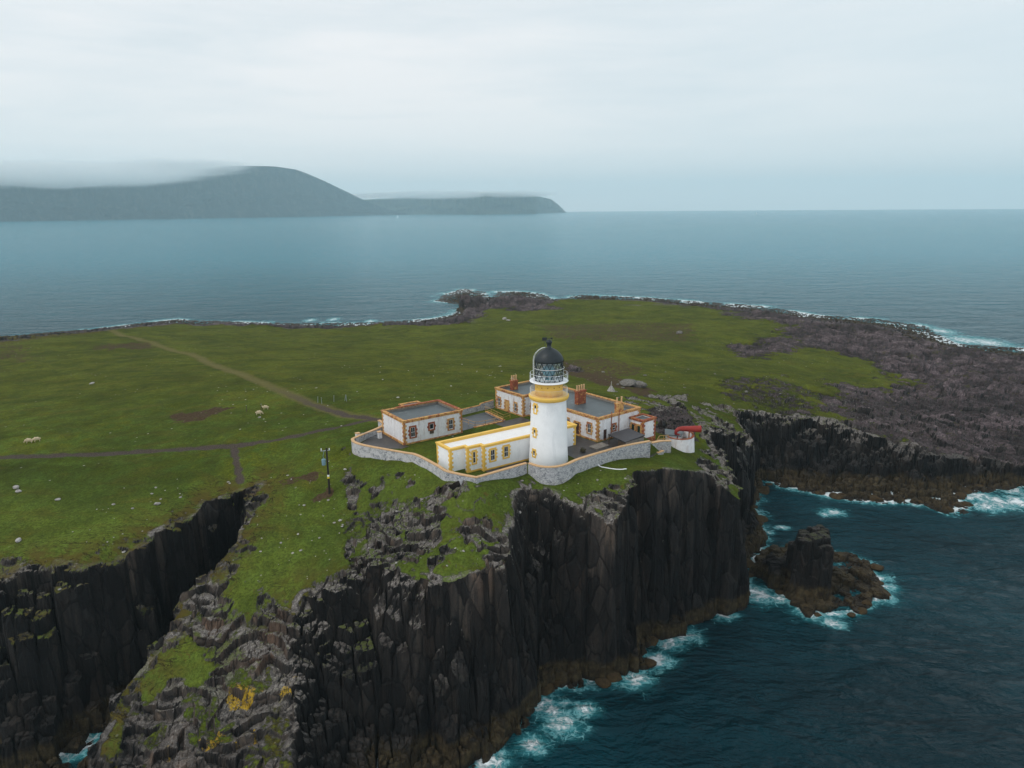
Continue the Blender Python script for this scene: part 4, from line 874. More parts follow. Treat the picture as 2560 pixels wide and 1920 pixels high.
def flat_block(name, poly, z0, z1, label, cat, wall, trim, roof, par=0.42, corners=(), plinth=0.35, cornice=0.34, qz=None, inner=None):
    org = (sum(q[0] for q in poly) / len(poly), sum(q[1] for q in poly) / len(poly), z0)
    r = root(name, org, label, cat)
    MB().ring(poly, offset(poly, -0.34), z0 - 0.8, z1).build('wall', wall, r, org)
    MB().prism(offset(poly, -0.33), z1 - par - 0.15, z1 - par).build('roof', roof, r, org)
    c = MB().ring(offset(poly, 0.09), offset(poly, -0.02), z1 - cornice, z1 - 0.14)
    c.ring(offset(poly, 0.15), offset(poly, -0.37), z1 - 0.14, z1 + 0.03); c.build('cornice', trim, r, org)
    if inner: MB().ring(offset(poly, -0.335), offset(poly, -0.375), z1 - par, z1 - 0.145).build('parapet_lining', inner, r, org)
    if plinth: MB().ring(offset(poly, 0.055), offset(poly, -0.04), z0 - 0.8, z0 + plinth).build('plinth', trim, r, org)
    quoins(poly, corners, (qz or z0) + plinth, z1 - cornice, trim, r, org)
    return r, org
def railing(name, pts, z, h, parent, org, mat, spacing=1.2, rails=2, r=0.03, close=False):
    mb = MB(); P = [Vector((x, y, z)) if len(q) == 2 else Vector(q) for q in pts for (x, y) in [q[:2]]]
    if close: P2 = P + [P[0]]
    else: P2 = P
    for k in range(rails):
        dz = Vector((0, 0, h * (k + 1) / rails)); mb.tube([p + dz for p in P], r, 5, closed=close)
    for a, b in zip(P2[:-1], P2[1:]):
        n_ = max(1, round((b - a).length / spacing))
        for i in range(n_ + (0 if close else 1)):
            p = a.lerp(b, i / n_); mb.tube([p, p + Vector((0, 0, h))], r, 5)
    return mb.build(name, mat, parent, org)

# ------------------------------------------------------------------ lighthouse tower
TX, TY, TZ = 5.45, 102.0, 28.4
def lighthouse():
    org = (TX, TY, TZ)
    r = root('lighthouse', org, 'white round lighthouse tower with yellow gallery band and black domed lantern', 'lighthouse')
    MB().lathe([(3.0, TZ - 1.2), (2.95, 29.2), (2.88, 30.5), (2.70, 36.0), (2.60, 38.3), (2.62, 38.40), (2.70, 38.50), (2.70, 38.58)], TX, TY, 96).build('tower_wall', WHITE, r, org, True)
    MB().lathe([(2.68, 38.58), (2.84, 38.66), (2.96, 38.86), (3.0, 39.10), (2.98, 39.24), (2.2, 39.25)], TX, TY, 96).build('cornice', YELLOW, r, org, True)
    MB().lathe([(2.06, 39.25), (2.06, 41.24)], TX, TY, 72).build('lantern_base', YELLOW, r, org, True)
    for k in range(14):
        a = 2 * math.pi * k / 14 + 0.1; ca, sa = math.cos(a), math.sin(a)
        MB().tube([(TX + ca * 2.03, TY + sa * 2.03, 40.62), (TX + ca * 2.10, TY + sa * 2.10, 40.62)], 0.075, 10).build('vent', RUST, r, org)
    dk = MB().lathe([(2.0, 41.24), (2.82, 41.27), (2.88, 41.34), (2.82, 41.42), (2.0, 41.43)], TX, TY, 72).build('upper_gallery', WHITE, r, org, True)
    lo = railing('lower_railing', [(TX + 2.78 * math.cos(k * math.pi / 24), TY + 2.78 * math.sin(k * math.pi / 24)) for k in range(48)], 39.24, 1.06, r, org, STEEL, spacing=0.22, rails=1, r=0.013, close=True)
    hi = railing('upper_railing', [(TX + 2.80 * math.cos(k * math.pi / 10), TY + 2.80 * math.sin(k * math.pi / 10)) for k in range(20)], 41.42, 1.12, r, org, STEEL, spacing=2.0, rails=2, r=0.025, close=True)
    MB().lathe([(2.02, 41.43), (2.02, 44.30)], TX, TY, 64, cap=False).build('lantern_glazing', LGLASS, r, org, True)
    lat = MB(); n = 16; R_ = 2.06
    lev = [41.46, 42.40, 43.32, 44.26]
    for z in lev: lat.tube([(TX + R_ * math.cos(2 * math.pi * k / 48), TY + R_ * math.sin(2 * math.pi * k / 48), z) for k in range(48)], 0.045, 5, closed=True)
    for i in range(3):
        for k in range(n):
            a0 = 2 * math.pi * (k + 0.5 * (i % 2)) / n
            for sg in (-1, 1):
                a1 = a0 + sg * math.pi / n
                pts = [(TX + R_ * math.cos(a0 + (a1 - a0) * q), TY + R_ * math.sin(a0 + (a1 - a0) * q), lev[i] + (lev[i + 1] - lev[i]) * q) for q in (0, 0.5, 1)]
                lat.tube(pts, 0.04, 4)
    lat.build('glazing_bars', BLACK, r, org)
    MB().tube([(TX + 2.24 * math.cos(2 * math.pi * k / 40), TY + 2.24 * math.sin(2 * math.pi * k / 40), 43.32) for k in range(40)], 0.035, 5, closed=True).build('handrail', STEEL, r, org)
    MB().lathe([(0.12, 41.43), (0.5, 41.5), (0.5, 42.1), (0.75, 42.3), (0.92, 42.8), (0.75, 43.4), (0.4, 43.7), (0.1, 43.75)], TX, TY, 24).build('lens', LENS, r, org, True)
    dome = [(2.10, 44.26), (2.18, 44.30), (2.15, 44.50), (2.03, 44.85), (1.83, 45.20), (1.55, 45.54), (1.20, 45.84), (0.84, 46.05), (0.55, 46.17), (0.50, 46.24), (0.32, 46.28), (0.30, 46.75), (0.34, 46.80)]
    d = MB().lathe(dome, TX, TY, 64).build('dome', BLACK, r, org, True)
    ball = [(0.30, 46.80)] + [(0.46 * math.sin(math.pi * (1 - k / 8)) + 0.001, 47.08 - 0.36 * math.cos(math.pi * k / 8)) for k in range(1, 8)] + [(0.05, 47.45), (0.05, 47.62)]
    v = MB().lathe(ball, TX, TY, 24).build('ventilator', BLACK, r, org, True)
    wv = MB(); wv.tube([(TX - 1.0, TY - .2, 47.55), (TX + 0.45, TY + .1, 47.62)], 0.03, 5); wv.fbox((TX - 0.62, TY - 0.1), (1, 0.1), (-0.1, 1), -0.38, 0.30, -0.02, 0.02, 47.32, 47.78)
    wv.fbox((TX + 0.35, TY + 0.05), (1, .1), (-.1, 1), -0.12, 0.16, -0.02, 0.02, 47.50, 47.72); wv.tube([(TX - 0.62, TY - .1, 46.2), (TX - 0.62, TY - .1, 47.5)], 0.03, 5)
    wv.build('wind_vane', BLACK, r, org)
    lad = MB(); th = math.radians(198)
    def pt(rr_, z, dt=0): return (TX + rr_ * math.cos(th + dt), TY + rr_ * math.sin(th + dt), z)
    for dt in (-0.07, 0.07):
        lad.tube([pt(2.42, 41.43, dt), pt(2.42, 44.6, dt), pt(2.34, 45.1, dt), pt(2.08, 45.6, dt), pt(1.65, 46.0, dt), pt(1.1, 46.28, dt), pt(0.6, 46.35, dt)], 0.03, 5)
    for k in range(12): lad.tube([pt(2.42, 41.6 + k * 0.27, -0.07), pt(2.42, 41.6 + k * 0.27, 0.07)], 0.018, 4)
    lad.build('ladder', OCHRE_RAIL if False else STEEL, r, org)
    for zc, hh_, rad in ((37.45, 1.15, 2.63), (33.8, 1.05, 2.77), (30.62, 0.85, 2.88)):
        a = math.radians(-141); nn_ = Vector((math.cos(a), math.sin(a))); e = Vector((-nn_.y, nn_.x))
        c0 = Vector((TX, TY)) + nn_ * (rad - 0.01); pl = [tuple(c0 - e * 1.0), tuple(c0 + e * 1.0), tuple(c0 + e - nn_), tuple(c0 - e - nn_)]
        opening('window', pl, 0, 1.0, zc, 0.42, hh_, r, org, YELLOW, jamb=0.20, bars=(0, 1), ft=0.03)
    return r
lighthouse()

# ------------------------------------------------------------------ engine house beside the tower (fresh white and yellow)
A0 = (-9.03, 97.23)
annex_poly = local_poly(A0, 35, [(0, 0), (2.45, 0), (2.45, -0.8), (4.7, -0.8), (4.7, -1.6), (22.3, -1.6), (22.3, 3.9), (0, 3.9)])
ax, ax_o = flat_block('engine_house', annex_poly, 28.4, 32.42, 'freshly painted white flat-roofed wing with yellow trim running behind the round tower', 'building', WHITE, YELLOW, WROOF, corners=(0, 2, 4, 5, 7), plinth=0.32, par=0.38, inner=YELLOW)
opening('window', annex_poly, 2, 1.13, 30.62, 0.42, 1.75, ax, ax_o, YELLOW, bars=(0, 1), jamb=0.24)
opening('window', annex_poly, 4, 1.62, 30.64, 0.72, 1.65, ax, ax_o, YELLOW)
opening('window', annex_poly, 4, 4.02, 30.66, 0.72, 1.65, ax, ax_o, YELLOW)
vb = MB(); e35 = (math.cos(math.radians(35)), math.sin(math.radians(35)))
vb.fbox(annex_poly[0], e35, (e35[1], -e35[0]), 1.1, 1.65, -0.02, 0.06, 30.7, 31.3); vb.build('wall_plate', WHITE, ax, ax_o)

# ------------------------------------------------------------------ store house on the left
H0 = (-17.45, 109.2)
store_poly = local_poly(H0, 35.2, [(0, 0), (10.95, 0), (10.95, 8.0), (0, 8.0)])
st, st_o = flat_block('store_house', store_poly, 28.95, 33.05, 'detached white flat-roofed outbuilding with rust-stained stone trim left of the tower', 'building', HARL, OCHRE, FELT, corners=(0, 1, 2, 3), plinth=0.3, cornice=0.40, par=0.5, inner=GREY)
for u_, z_ in ((1.6, 30.92), (8.73, 30.92)): opening('window', store_poly, 0, u_, z_, 0.78, 1.62, st, st_o, RUST if u_ < 5 else OCHRE)
opening('window', store_poly, 0, 5.05, 31.25, 0.72, 0.95, st, st_o, RUST, bars=(0, 0), label='half boarded window with brown panel below')
bp = MB(); bp.fbox(store_poly[0], (math.cos(math.radians(35.2)), math.sin(math.radians(35.2))), (math.sin(math.radians(35.2)), -math.cos(math.radians(35.2))), 4.69, 5.41, -0.02, 0.088, 30.03, 30.54); bp.build('board', WOOD, st, st_o)
# battered base under the left end, going down to the drive
lb = local_poly(H0, 35.2, [(-0.16, -0.1), (0.0, -0.1), (0.0, 8.1), (-0.16, 8.1)]); MB().prism(lb, 27.2, 29.35).build('base_course', OCHRE, st, st_o)
# red coping on the far side of the parapet
rc = local_poly(H0, 35.2, [(2.6, 7.55), (11.13, 7.55), (11.13, 8.18), (2.6, 8.18)]); MB().prism(rc, 33.085, 33.16).build('coping', RUST, st, st_o)
rc = local_poly(H0, 35.2, [(10.5, 0.4), (11.13, 0.4), (11.13, 7.54), (10.5, 7.54)]); MB().prism(rc, 33.085, 33.16).build('coping', RUST, st, st_o)
tank_poly = local_poly(H0, 35.2, [(4.9, 8.4), (8.4, 8.4), (8.4, 11.2), (4.9, 11.2)])
flat_block('privy', tank_poly, 29.0, 32.6, 'small dark-roofed white lean-to showing behind the detached outbuilding', 'outbuilding', HARL, OCHRE, FELT_DARK, corners=(0, 1, 3), plinth=0, cornice=0.2, par=0.25)

# ------------------------------------------------------------------ keepers' house (long, behind the tower)
M0 = (13.85, 110.0)
house_poly = local_poly(M0, 39, [(0, 0), (10.2, 0), (10.2, 27.0), (0, 27.0), (0, 18.8), (1.35, 18.8), (1.35, 12.5), (0, 12.5)])
hs_, hs_o = flat_block('keepers_house', house_poly, 28.85, 33.05, 'long white keepers house with grey flat roof, three red chimneys and ochre stone trim', 'house', HARL, OCHRE, FELT, corners=(0, 1, 2, 3, 4, 7), plinth=0.42, cornice=0.42, par=0.5, inner=GREY)
def fl(l): return l    # edge 7 runs from (0,12.5) to (0,0); edge 3 from (0,27) to (0,18.8)
opening('window', house_poly, 3, 1.15, 30.45, 0.66, 1.5, hs_, hs_o, OCHRE, jamb=0.22)
opening('door', house_poly, 3, 3.45, 29.95, 0.9, 2.15, hs_, hs_o, OCHRE, leaf=OCHRE_RAIL, jamb=0.24)
opening('window', house_poly, 3, 6.0, 30.40, 0.66, 1.5, hs_, hs_o, OCHRE, jamb=0.22)
opening('window', house_poly, 5, 1.0, 30.6, 0.66, 1.5, hs_, hs_o, OCHRE, jamb=0.22)
opening('window', house_poly, 7, 12.5 - 26.5 + 19.4, 31.6 - .9, 0.62, 1.35, hs_, hs_o, OCHRE, jamb=0.22)
opening('door', house_poly, 7, 12.5 - 26.5 + 21.75, 30.05, 0.95, 2.3, hs_, hs_o, OCHRE, leaf=BROWN, jamb=0.3)
opening('window', house_poly, 7, 12.5 - 26.5 + 24.6, 30.90, 0.72, 1.55, hs_, hs_o, OCHRE, jamb=0.26)
opening('door', house_poly, 0, 1.65, 29.85, 0.75, 2.0, hs_, hs_o, HARL, leaf=BROWN, jamb=0.04)
opening('window', house_poly, 0, 3.75, 30.75, 0.6, 0.95, hs_, hs_o, RUST, jamb=0.32, bars=(0, 1))
e39 = Vector((math.cos(math.radians(39)), math.sin(math.radians(39)))); n39 = Vector((-e39.y, e39.x))
for u_ in (3.05, 4.85):
    q = Vector(M0) + e39 * u_ - n39 * 0.13; MB().tube([(q.x, q.y, 28.9), (q.x, q.y, 33.6)], 0.07, 8).build('drain_pipe', RUST, hs_, hs_o)
def chimney(s_, l_, ws, wl, h_, pots, base):
    c_ = Vector(M0) + e39 * s_ + n39 * l_; z0 = 32.5
    o_ = MB().fbox(tuple(c_), e39, n39, -ws / 2, ws / 2, -wl / 2, wl / 2, z0, z0 + h_ - 0.25)
    o_.fbox(tuple(c_), e39, n39, -ws / 2 - 0.08, ws / 2 + 0.08, -wl / 2 - 0.08, wl / 2 + 0.08, z0 + h_ - 0.25, z0 + h_)
    stack_ = o_.build('chimney', base, hs_, hs_o)
    for k in range(pots):
        u_ = (k - (pots - 1) / 2) * (ws - 0.25) / max(pots - 1, 1) if pots > 1 else 0
        p = c_ + e39 * u_
        pm = MB().lathe([(0.17, z0 + h_), (0.14, z0 + h_ + 0.15), (0.13, z0 + h_ + 0.8), (0.17, z0 + h_ + 0.84), (0.17, z0 + h_ + 0.92), (0.10, z0 + h_ + 0.93)], p.x, p.y, 12).build('pot', COPE, stack_)
        for v in pm.data.vertices: v.co -= Vector(hs_o)
chimney(2.9, 25.0, 1.3, 0.8, 1.9, 3, RUST)
chimney(5.4, 9.6, 1.95, 0.85, 2.5, 4, RUST)
chimney(5.6, 0.62, 1.35, 0.8, 2.05, 2, OCHRE)

wash_poly = local_poly(M0, 39, [(7.55, -3.0), (10.75, -3.0), (10.75, -0.12), (7.55, -0.12)])
wh, wh_o = flat_block('wash_house', wash_poly, 27.9, 31.85, 'small white block with two green doors joined to the right end of the keepers house', 'outbuilding', HARL, RUST, FELT, corners=(0, 1), plinth=0.75, cornice=0.35, par=0.3)
for u_ in (0.78, 2.05): opening('door', wash_poly, 3, u_, 29.75, 0.62, 2.0, wh, wh_o, OCHRE, leaf=GREEN, jamb=0.30)

# ------------------------------------------------------------------ black-roofed open shed
def shed():
    P4 = [(15.4, 109.14), (19.12, 112.03), (21.32, 109.0), (17.64, 105.75)]     # left, back, right, front
    org = (18.4, 109.0, 28.1); r = root('shed', org, 'open fronted lean-to shed with black felt roof beside the boundary wall', 'shed')
    def zr(i): return (30.62, 30.72, 30.5, 30.42)[i]
    ins = [(18.4 + (x - 18.4) * 0.94, 109 + (y - 109) * 0.94) for x, y in P4]
    mb = MB(); mb.add([(x, y, zr(i)) for i, (x, y) in enumerate(P4)] + [(x, y, zr(i) - 0.16) for i, (x, y) in enumerate(P4)],
                      [(0, 1, 2, 3), (7, 6, 5, 4)] + [(i, 4 + i, 4 + (i + 1) % 4, (i + 1) % 4) for i in range(4)]); mb.build('roof', FELT_DARK, r, org)
    f = MB()
    for i, j, k0, k1 in ((2, 3, 0, 1), (1, 2, 0, 1), (3, 0, 0.0, 0.42)):
        a, b = Vector(ins[i]), Vector(ins[j]); p, q = a.lerp(b, k0), a.lerp(b, k1); e = (q - p).normalized(); n_ = Vector((e.y, -e.x))
        m2 = MB(); L = (q - p).length; nn_ = int(L / 0.22)
        for k in range(nn_):
            m2.fbox(tuple(p), e, n_, k * L / nn_, (k + 0.86) * L / nn_, 0.0, 0.05 + 0.012 * (k % 2), 27.4, 30.2 if (i, j) != (3, 0) else 30.3)
        m2.fbox(tuple(p), e, n_, 0, L, -0.06, -0.001, 27.4, 30.18)
        m2.build('side_wall', GREY if i == 2 else WOOD, r, org)
    for x, y in (ins[0], ins[1], ins[3]): MB().tube([(x, y, 27.4), (x, y, 30.4)], 0.09, 6).build('post', WOOD, r, org)
shed()

# ------------------------------------------------------------------ boundary walls
def run_wall(name, pts, thick, label, cat='wall', mat=RUBBLE, cope=COPE, depth=3.2, ch=0.14, cap_over=0.06):
    """pts = (x, y, top z, bottom z) along the outer face; the wall is built to the left of the direction"""
    P = [Vector(q[:2]) for q in pts]; n = len(P); nor = []
    for i in range(n):
        a = (P[i] - P[max(i - 1, 0)]); b = (P[min(i + 1, n - 1)] - P[i]); a = a.normalized() if a.length > 0 else b.normalized(); b = b.normalized() if b.length > 0 else a
        na = Vector((-a.y, a.x)); nb = Vector((-b.y, b.x)); k = na + nb; nor.append(k * (1 / max(k.dot(na), 0.4)))
    org = (P[n // 2].x, P[n // 2].y, pts[n // 2][3]); r = root(name, org, label, cat)
    def strip(o0, o1, zt, zb):
        mb = MB(); vs = []
        for i in range(n):
            a = P[i] + nor[i] * o0; b = P[i] + nor[i] * o1
            vs += [(a.x, a.y, zb(i)), (a.x, a.y, zt(i)), (b.x, b.y, zt(i)), (b.x, b.y, zb(i))]
        fs = [(4 * i + k, 4 * i + 4 + k, 4 * i + 4 + (k + 1) % 4, 4 * i + (k + 1) % 4) for i in range(n - 1) for k in range(4)] + [(0, 1, 2, 3), (4 * n - 1, 4 * n - 2, 4 * n - 3, 4 * n - 4)]
        return mb.add(vs, fs)
    strip(0, thick, lambda i: pts[i][2] - ch, lambda i: pts[i][3]).build('masonry', mat, r, org)
    strip(-cap_over, thick + cap_over, lambda i: pts[i][2], lambda i: pts[i][2] - ch).build('coping', cope, r, org)
    return r
def smooth_line(pts, sub=4, keep=()):
    out = []
    n = len(pts)
    for i in range(n - 1):
        p0, p1, p2, p3 = [np.array(pts[max(0, min(n - 1, i + k))], float) for k in (-1, 0, 1, 2)]
        if i in keep or (i - 1) in keep: p0 = p1 * 2 - p2 if i in keep else p0
        for k in range(sub):
            t = k / sub
            if i in keep or (i + 1) in keep: q = p1 * (1 - t) + p2 * t
            else: q = 0.5 * ((2 * p1) + (-p0 + p2) * t + (2 * p0 - 5 * p1 + 4 * p2 - p3) * t * t + (-p0 + 3 * p1 - 3 * p2 + p3) * t ** 3)
            out.append(tuple(q))
    out.append(tuple(pts[-1])); return out
WALL = [(-23.7, 120.2, 30.0, 26.5), (-22.5, 117.0, 30.0, 26), (-25.7, 110.9, 30.0, 24.5), (-26.0, 109.3, 30.0, 24), (-24.9, 107.6, 30.0, 24), (-22.3, 105.8, 30.0, 24), (-16.7, 102.9, 30, 24), (-14.6, 101.7, 30, 24), (-11.1, 97.2, 30, 24.5), (-9.3, 94.7, 30, 25), (-5.2, 92.3, 30, 25)]
run_wall('boundary_wall', smooth_line(WALL, 5), 0.38, 'lime-washed boundary wall with tan coping curving left from the corner below the annexe')
WALL2 = [(-5.05, 92.25, 29.98, 25), (2.1, 97.9, 29.98, 25)]
run_wall('boundary_wall', WALL2, 0.38, 'straight rubble stretch of boundary wall in front of the white and yellow wing')
WALL3 = [(2.25, 97.8, 30, 25), (3.7, 96.5, 30, 25), (5.2, 96.1, 30, 25), (6.7, 96.4, 30, 25), (8.2, 97.5, 30, 25), (9.9, 99.4, 30, 25), (13.5, 102.3, 30, 25), (17.5, 105.2, 30, 25), (21.95, 107.45, 30, 24.5)]
run_wall('boundary_wall', smooth_line(WALL3, 5), 0.4, 'grey rubble boundary wall bulging round the foot of the tower and running right')
run_wall('boundary_wall', [(-3.5, 131.0, 30.6, 27.5), (-5.9, 129.1, 30.4, 27.5), (-5.95, 129.05, 30.1, 27.5), (-9.3, 126.2, 30.1, 27.5), (-12.6, 122.9, 30.1, 27.5)], -0.4, 'plain stone wall with ochre coping joining the outbuilding to the keepers house', cope=OCHRE)
run_wall('low_wall', [(22.9, 110.7, 28.6, 25), (24.6, 111.6, 28.6, 25), (26.4, 112.3, 28.4, 25)], 0.5, 'short weathered grey wall between the wash block and the foghorn platform')
pen = [(22.3, 111.6), (23.9, 110.2), (25.0, 111.2), (23.5, 112.6)]
pen_o = MB().ring(pen, offset(pen, -0.25), 24.0, 26.95).build('stone_pen', RUBBLE, None, (23.7, 111.4, 25)); tag(pen_o, 'small roofless rubble enclosure outside the right end of the boundary wall', 'enclosure')
cp = MB().ring(offset(pen, 0.05), offset(pen, -0.3), 26.95, 27.05).build('coping', COPE, pen_o)
for v in cp.data.vertices: v.co -= Vector((23.7, 111.4, 25))

# court between the buildings: retaining wall with ochre top, railings, steps
rt = run_wall('retaining_wall', [(-5.0, 127.5, 29.35, 27.5), (-3.6, 125.1, 29.35, 27.5), (-1.6, 121.8, 29.35, 27.5)], 0.35, 'ochre-topped retaining wall with railings below the keepers house doorway', cope=OCHRE)
railing('railing', [(-5.0, 127.5, 29.35), (-1.6, 121.8, 29.35), (-0.4, 123.2, 29.35)], 0, 0.95, rt, tuple(rt.location), OCHRE_RAIL, 1.9, 2, 0.03)
rl = root('court_railing', (-6.5, 118.8, 28.9), 'tubular ochre railing along the lawn edge behind the white wing', 'railing')
railing('rail', [(-9.0, 121.4, 28.9), (-6.5, 118.8, 28.9), (-4.7, 119.6, 28.9), (-1.7, 122.0, 28.9)], 0, 1.0, rl, tuple(rl.location), OCHRE_RAIL, 1.8, 2, 0.035)
MB().prism([(-6.9, 118.6), (-6.5, 118.3), (-1.4, 121.9), (-1.7, 122.3)], 28.3, 29.12).build('kerb', OCHRE, rl, tuple(rl.location))

# paving laid 4 mm and more above the levelled ground
def paving(name, pts, z, mat, label):
    o = MB().prism(pts, z - 0.3, z).build(name, mat, None, (pts[0][0], pts[0][1], z)); o['kind'] = 'structure'; o['label'] = label; return o
ASPH = mat_plain('wet_dark_paving', (0.050, 0.046, 0.045), 0.5, 0.3, 1.2, stain=(0.13, 0.10, 0.045), stain_amt=0.6, lohi=(0.58, 0.66), spec=0.5)
SLATE = mat_plain('wet_slate_court', (0.040, 0.048, 0.055), 0.4, 0.3, 0.8, stain=(0.12, 0.10, 0.05), stain_amt=0.5, lohi=(0.60, 0.66), spec=0.55)
paving('yard', local_poly(M0, 39, [(-0.3, 19), (-0.3, -0.3), (7.4, -0.3), (7.3, -2.4), (4.8, -6.0), (0.3, -5.0), (-4.6, -4.7), (-8.5, -4.7), (-6.5, 9), (-6.5, 19)]), 29.03, ASPH, 'dark wet paved yard between tower, wall and keepers house')
paving('court', [(-8.6, 116.6), (-6.6, 118.4), (-1.6, 122.2), (-3.4, 125.6), (-5.2, 127.9), (-12.0, 121.8)], 29.035, SLATE, 'slate-grey paved court between outbuilding and keepers house')
paving('drive', [(-24.9, 109.0), (-24.2, 108.0), (-17.6, 107.4), (-16.6, 108.6), (-17.9, 109.4), (-22.0, 115.6), (-23.8, 114.5)], 29.03, ASPH, 'dark paved drive curving in beside the outbuilding')
paving('path', local_poly(A0, 35, [(4.9, -1.65), (12.2, -1.65), (12.2, -2.5), (5.6, -3.9), (4.9, -3.6)]), 28.50, ASPH, 'dark paved strip between the white wing and the boundary wall')
slab = MB().prism([(12.15, 107.39), (13.19, 105.93), (15.45, 107.9), (14.47, 109.4)], 29.0, 29.2).build('concrete_slab', GREY, None, (13.8, 107.6, 29)); tag(slab, 'low grey concrete slab on the yard in front of the shed', 'slab')

# drive gate
gp = root('gate', (-24.0, 113.4, 29.0), 'galvanised five-bar gate between two pale pillars at the drive entrance', 'gate')
for (x, y, m_) in ((-22.1, 112.9, HARL), (-25.6, 112.2, HARL)):
    p_ = MB().fbox((x, y), e35, (-e35[1], e35[0]), -0.3, 0.3, -0.3, 0.3, 27.5, 30.1).build('pillar', m_, gp, tuple(gp.location))
    q_ = MB().fbox((x, y), e35, (-e35[1], e35[0]), -0.36, 0.36, -0.36, 0.36, 30.1, 30.22).build('cap', COPE, p_)
    for v in q_.data.vertices: v.co -= Vector(gp.location)
g_ = MB()
for k in range(5): g_.tube([(-25.2, 112.25, 29.15 + k * 0.24), (-22.5, 112.85, 29.15 + k * 0.24)], 0.03, 5)
for f_ in (0, 0.5, 1): g_.tube([(-25.2 + 2.7 * f_, 112.25 + 0.6 * f_, 29.1), (-25.2 + 2.7 * f_, 112.25 + 0.6 * f_, 30.15)], 0.03, 5)
g_.build('bars', GALV, gp, tuple(gp.location))

# ------------------------------------------------------------------ foghorn and its curved platform
def foghorn_platform():
    cx, cy = 28.9, 117.0; org = (cx, cy, 25.5); r = root('foghorn_platform', org, 'curved whitewashed platform with red-edged parapet under the foghorn', 'platform')
    arc = lambda R_, k, n=22: (cx + R_ * math.cos(math.radians(-165 + k * 235 / n)), cy + R_ * math.sin(math.radians(-165 + k * 235 / n)))
    n = 22; w_ = MB(); vs = []
    for k in range(n + 1):
        a = arc(2.75, k); b = arc(2.42, k); c_ = arc(2.38, k)
        top = 27.75 + 0.35 * sm(np.array(k / n), 0.4, 0.9)
        vs += [(a[0], a[1], 23.2), (arc(2.42, k)[0], arc(2.42, k)[1], float(top)), (arc(2.14, k)[0], arc(2.14, k)[1], float(top)), (arc(2.1, k)[0], arc(2.1, k)[1], 23.2)]
    w_.add(vs, [(4 * i + k, 4 * i + 4 + k, 4 * i + 4 + (k + 1) % 4, 4 * i + (k + 1) % 4) for i in range(n) for k in range(4)] + [(0, 1, 2, 3), (4 * n + 3, 4 * n + 2, 4 * n + 1, 4 * n)])
    w_.build('curved_wall', HARL, r, org)
    c = MB(); vs = []
    for k in range(n + 1):
        top = 27.75 + 0.35 * float(sm(np.array(k / n), 0.4, 0.9))
        for R_, z in ((2.47, top), (2.47, top + .09), (2.09, top + .09), (2.09, top)): q = arc(R_, k); vs.append((q[0], q[1], z))
    c.add(vs, [(4 * i + k, 4 * i + 4 + k, 4 * i + 4 + (k + 1) % 4, 4 * i + (k + 1) % 4) for i in range(n) for k in range(4)] + [(0, 1, 2, 3), (4 * n + 3, 4 * n + 2, 4 * n + 1, 4 * n)])
    c.build('coping', RUST, r, org)
    MB().prism([arc(2.12, k) for k in range(n + 1)], 26.3, 26.9).build('deck', GREY, r, org)
    MB().prism([(27.0, 120.2), (26.3, 116.9), (28.9, 115.9), (30.0, 118.6)], 27.86, 28.0).build('roof', FELT, r, org)
    MB().ring([(27.1, 120.0), (26.5, 117.1), (28.8, 116.2), (29.8, 118.4)], offset([(27.1, 120.0), (26.5, 117.1), (28.8, 116.2), (29.8, 118.4)], -0.2), 25.5, 27.86).build('kiosk_wall', HARL, r, org)
    h = root('foghorn', (28.6, 116.9, 28.0), 'big faded red foghorn trumpet pointing out to sea from the curved platform', 'foghorn')
    ho = (28.6, 116.9, 28.0); hx, hy, hz = 27.9, 116.4, 28.95; dirv = Vector((4.25, 0.15, -0.02))
    pts = [Vector((28.5, 116.75, 28.0)), Vector((28.05, 116.5, 28.25)), Vector((28.1, 116.45, 28.75)), Vector((28.55, 116.5, 29.08)), Vector((29.2, 116.55, 29.12)), Vector((30.2, 116.6, 29.06)), Vector((31.2, 116.65, 29.02)), Vector((32.3, 116.7, 29.0))]
    rad = [0.20, 0.25, 0.31, 0.37, 0.42, 0.48, 0.54, 0.58]
    mb = MB(); nseg = 28; vs = []
    for i, p in enumerate(pts):
        a = pts[max(i - 1, 0)]; b = pts[min(i + 1, len(pts) - 1)]; t_ = (b - a).normalized(); x = t_.cross(Vector((0, 1, 0))).normalized(); y = x.cross(t_)
        vs += [p + (x * math.cos(2 * math.pi * k / nseg) + y * math.sin(2 * math.pi * k / nseg)) * rad[i] for k in range(nseg)]
    mb.add(vs, [(i * nseg + k, i * nseg + (k + 1) % nseg, (i + 1) * nseg + (k + 1) % nseg, (i + 1) * nseg + k) for i in range(len(pts) - 1) for k in range(nseg)] + [tuple(range(nseg))[::-1]])
    mb.build('trumpet', HORN, h, ho, True)
    t_ = (pts[-1] - pts[-2]).normalized(); x = t_.cross(Vector((0, 1, 0))).normalized(); y = x.cross(t_)
    mb = MB(); mb.tube([pts[-1] + (x * math.cos(2 * math.pi * k / 28) + y * math.sin(2 * math.pi * k / 28)) * 0.59 for k in range(28)], 0.05, 6, closed=True)
    for q in (4, 6): MB().tube([pts[q] + (x * math.cos(2 * math.pi * k / 28) + y * math.sin(2 * math.pi * k / 28)) * (rad[q] + .01) for k in range(28)], 0.035, 6, closed=True).build('band', HORN, h, ho)
    mb.build('rim', HORN, h, ho)
    MB().add([tuple(pts[-1] - t_ * 0.15 + (x * math.cos(2 * math.pi * k / 28) + y * math.sin(2 * math.pi * k / 28)) * 0.55) for k in range(28)], [tuple(range(28))]).build('throat', HORN_IN, h, ho)
    MB().tube([(30.4, 116.6, 27.2), (30.4, 116.6, 28.7)], 0.12, 8).build('support', RUST, h, ho)
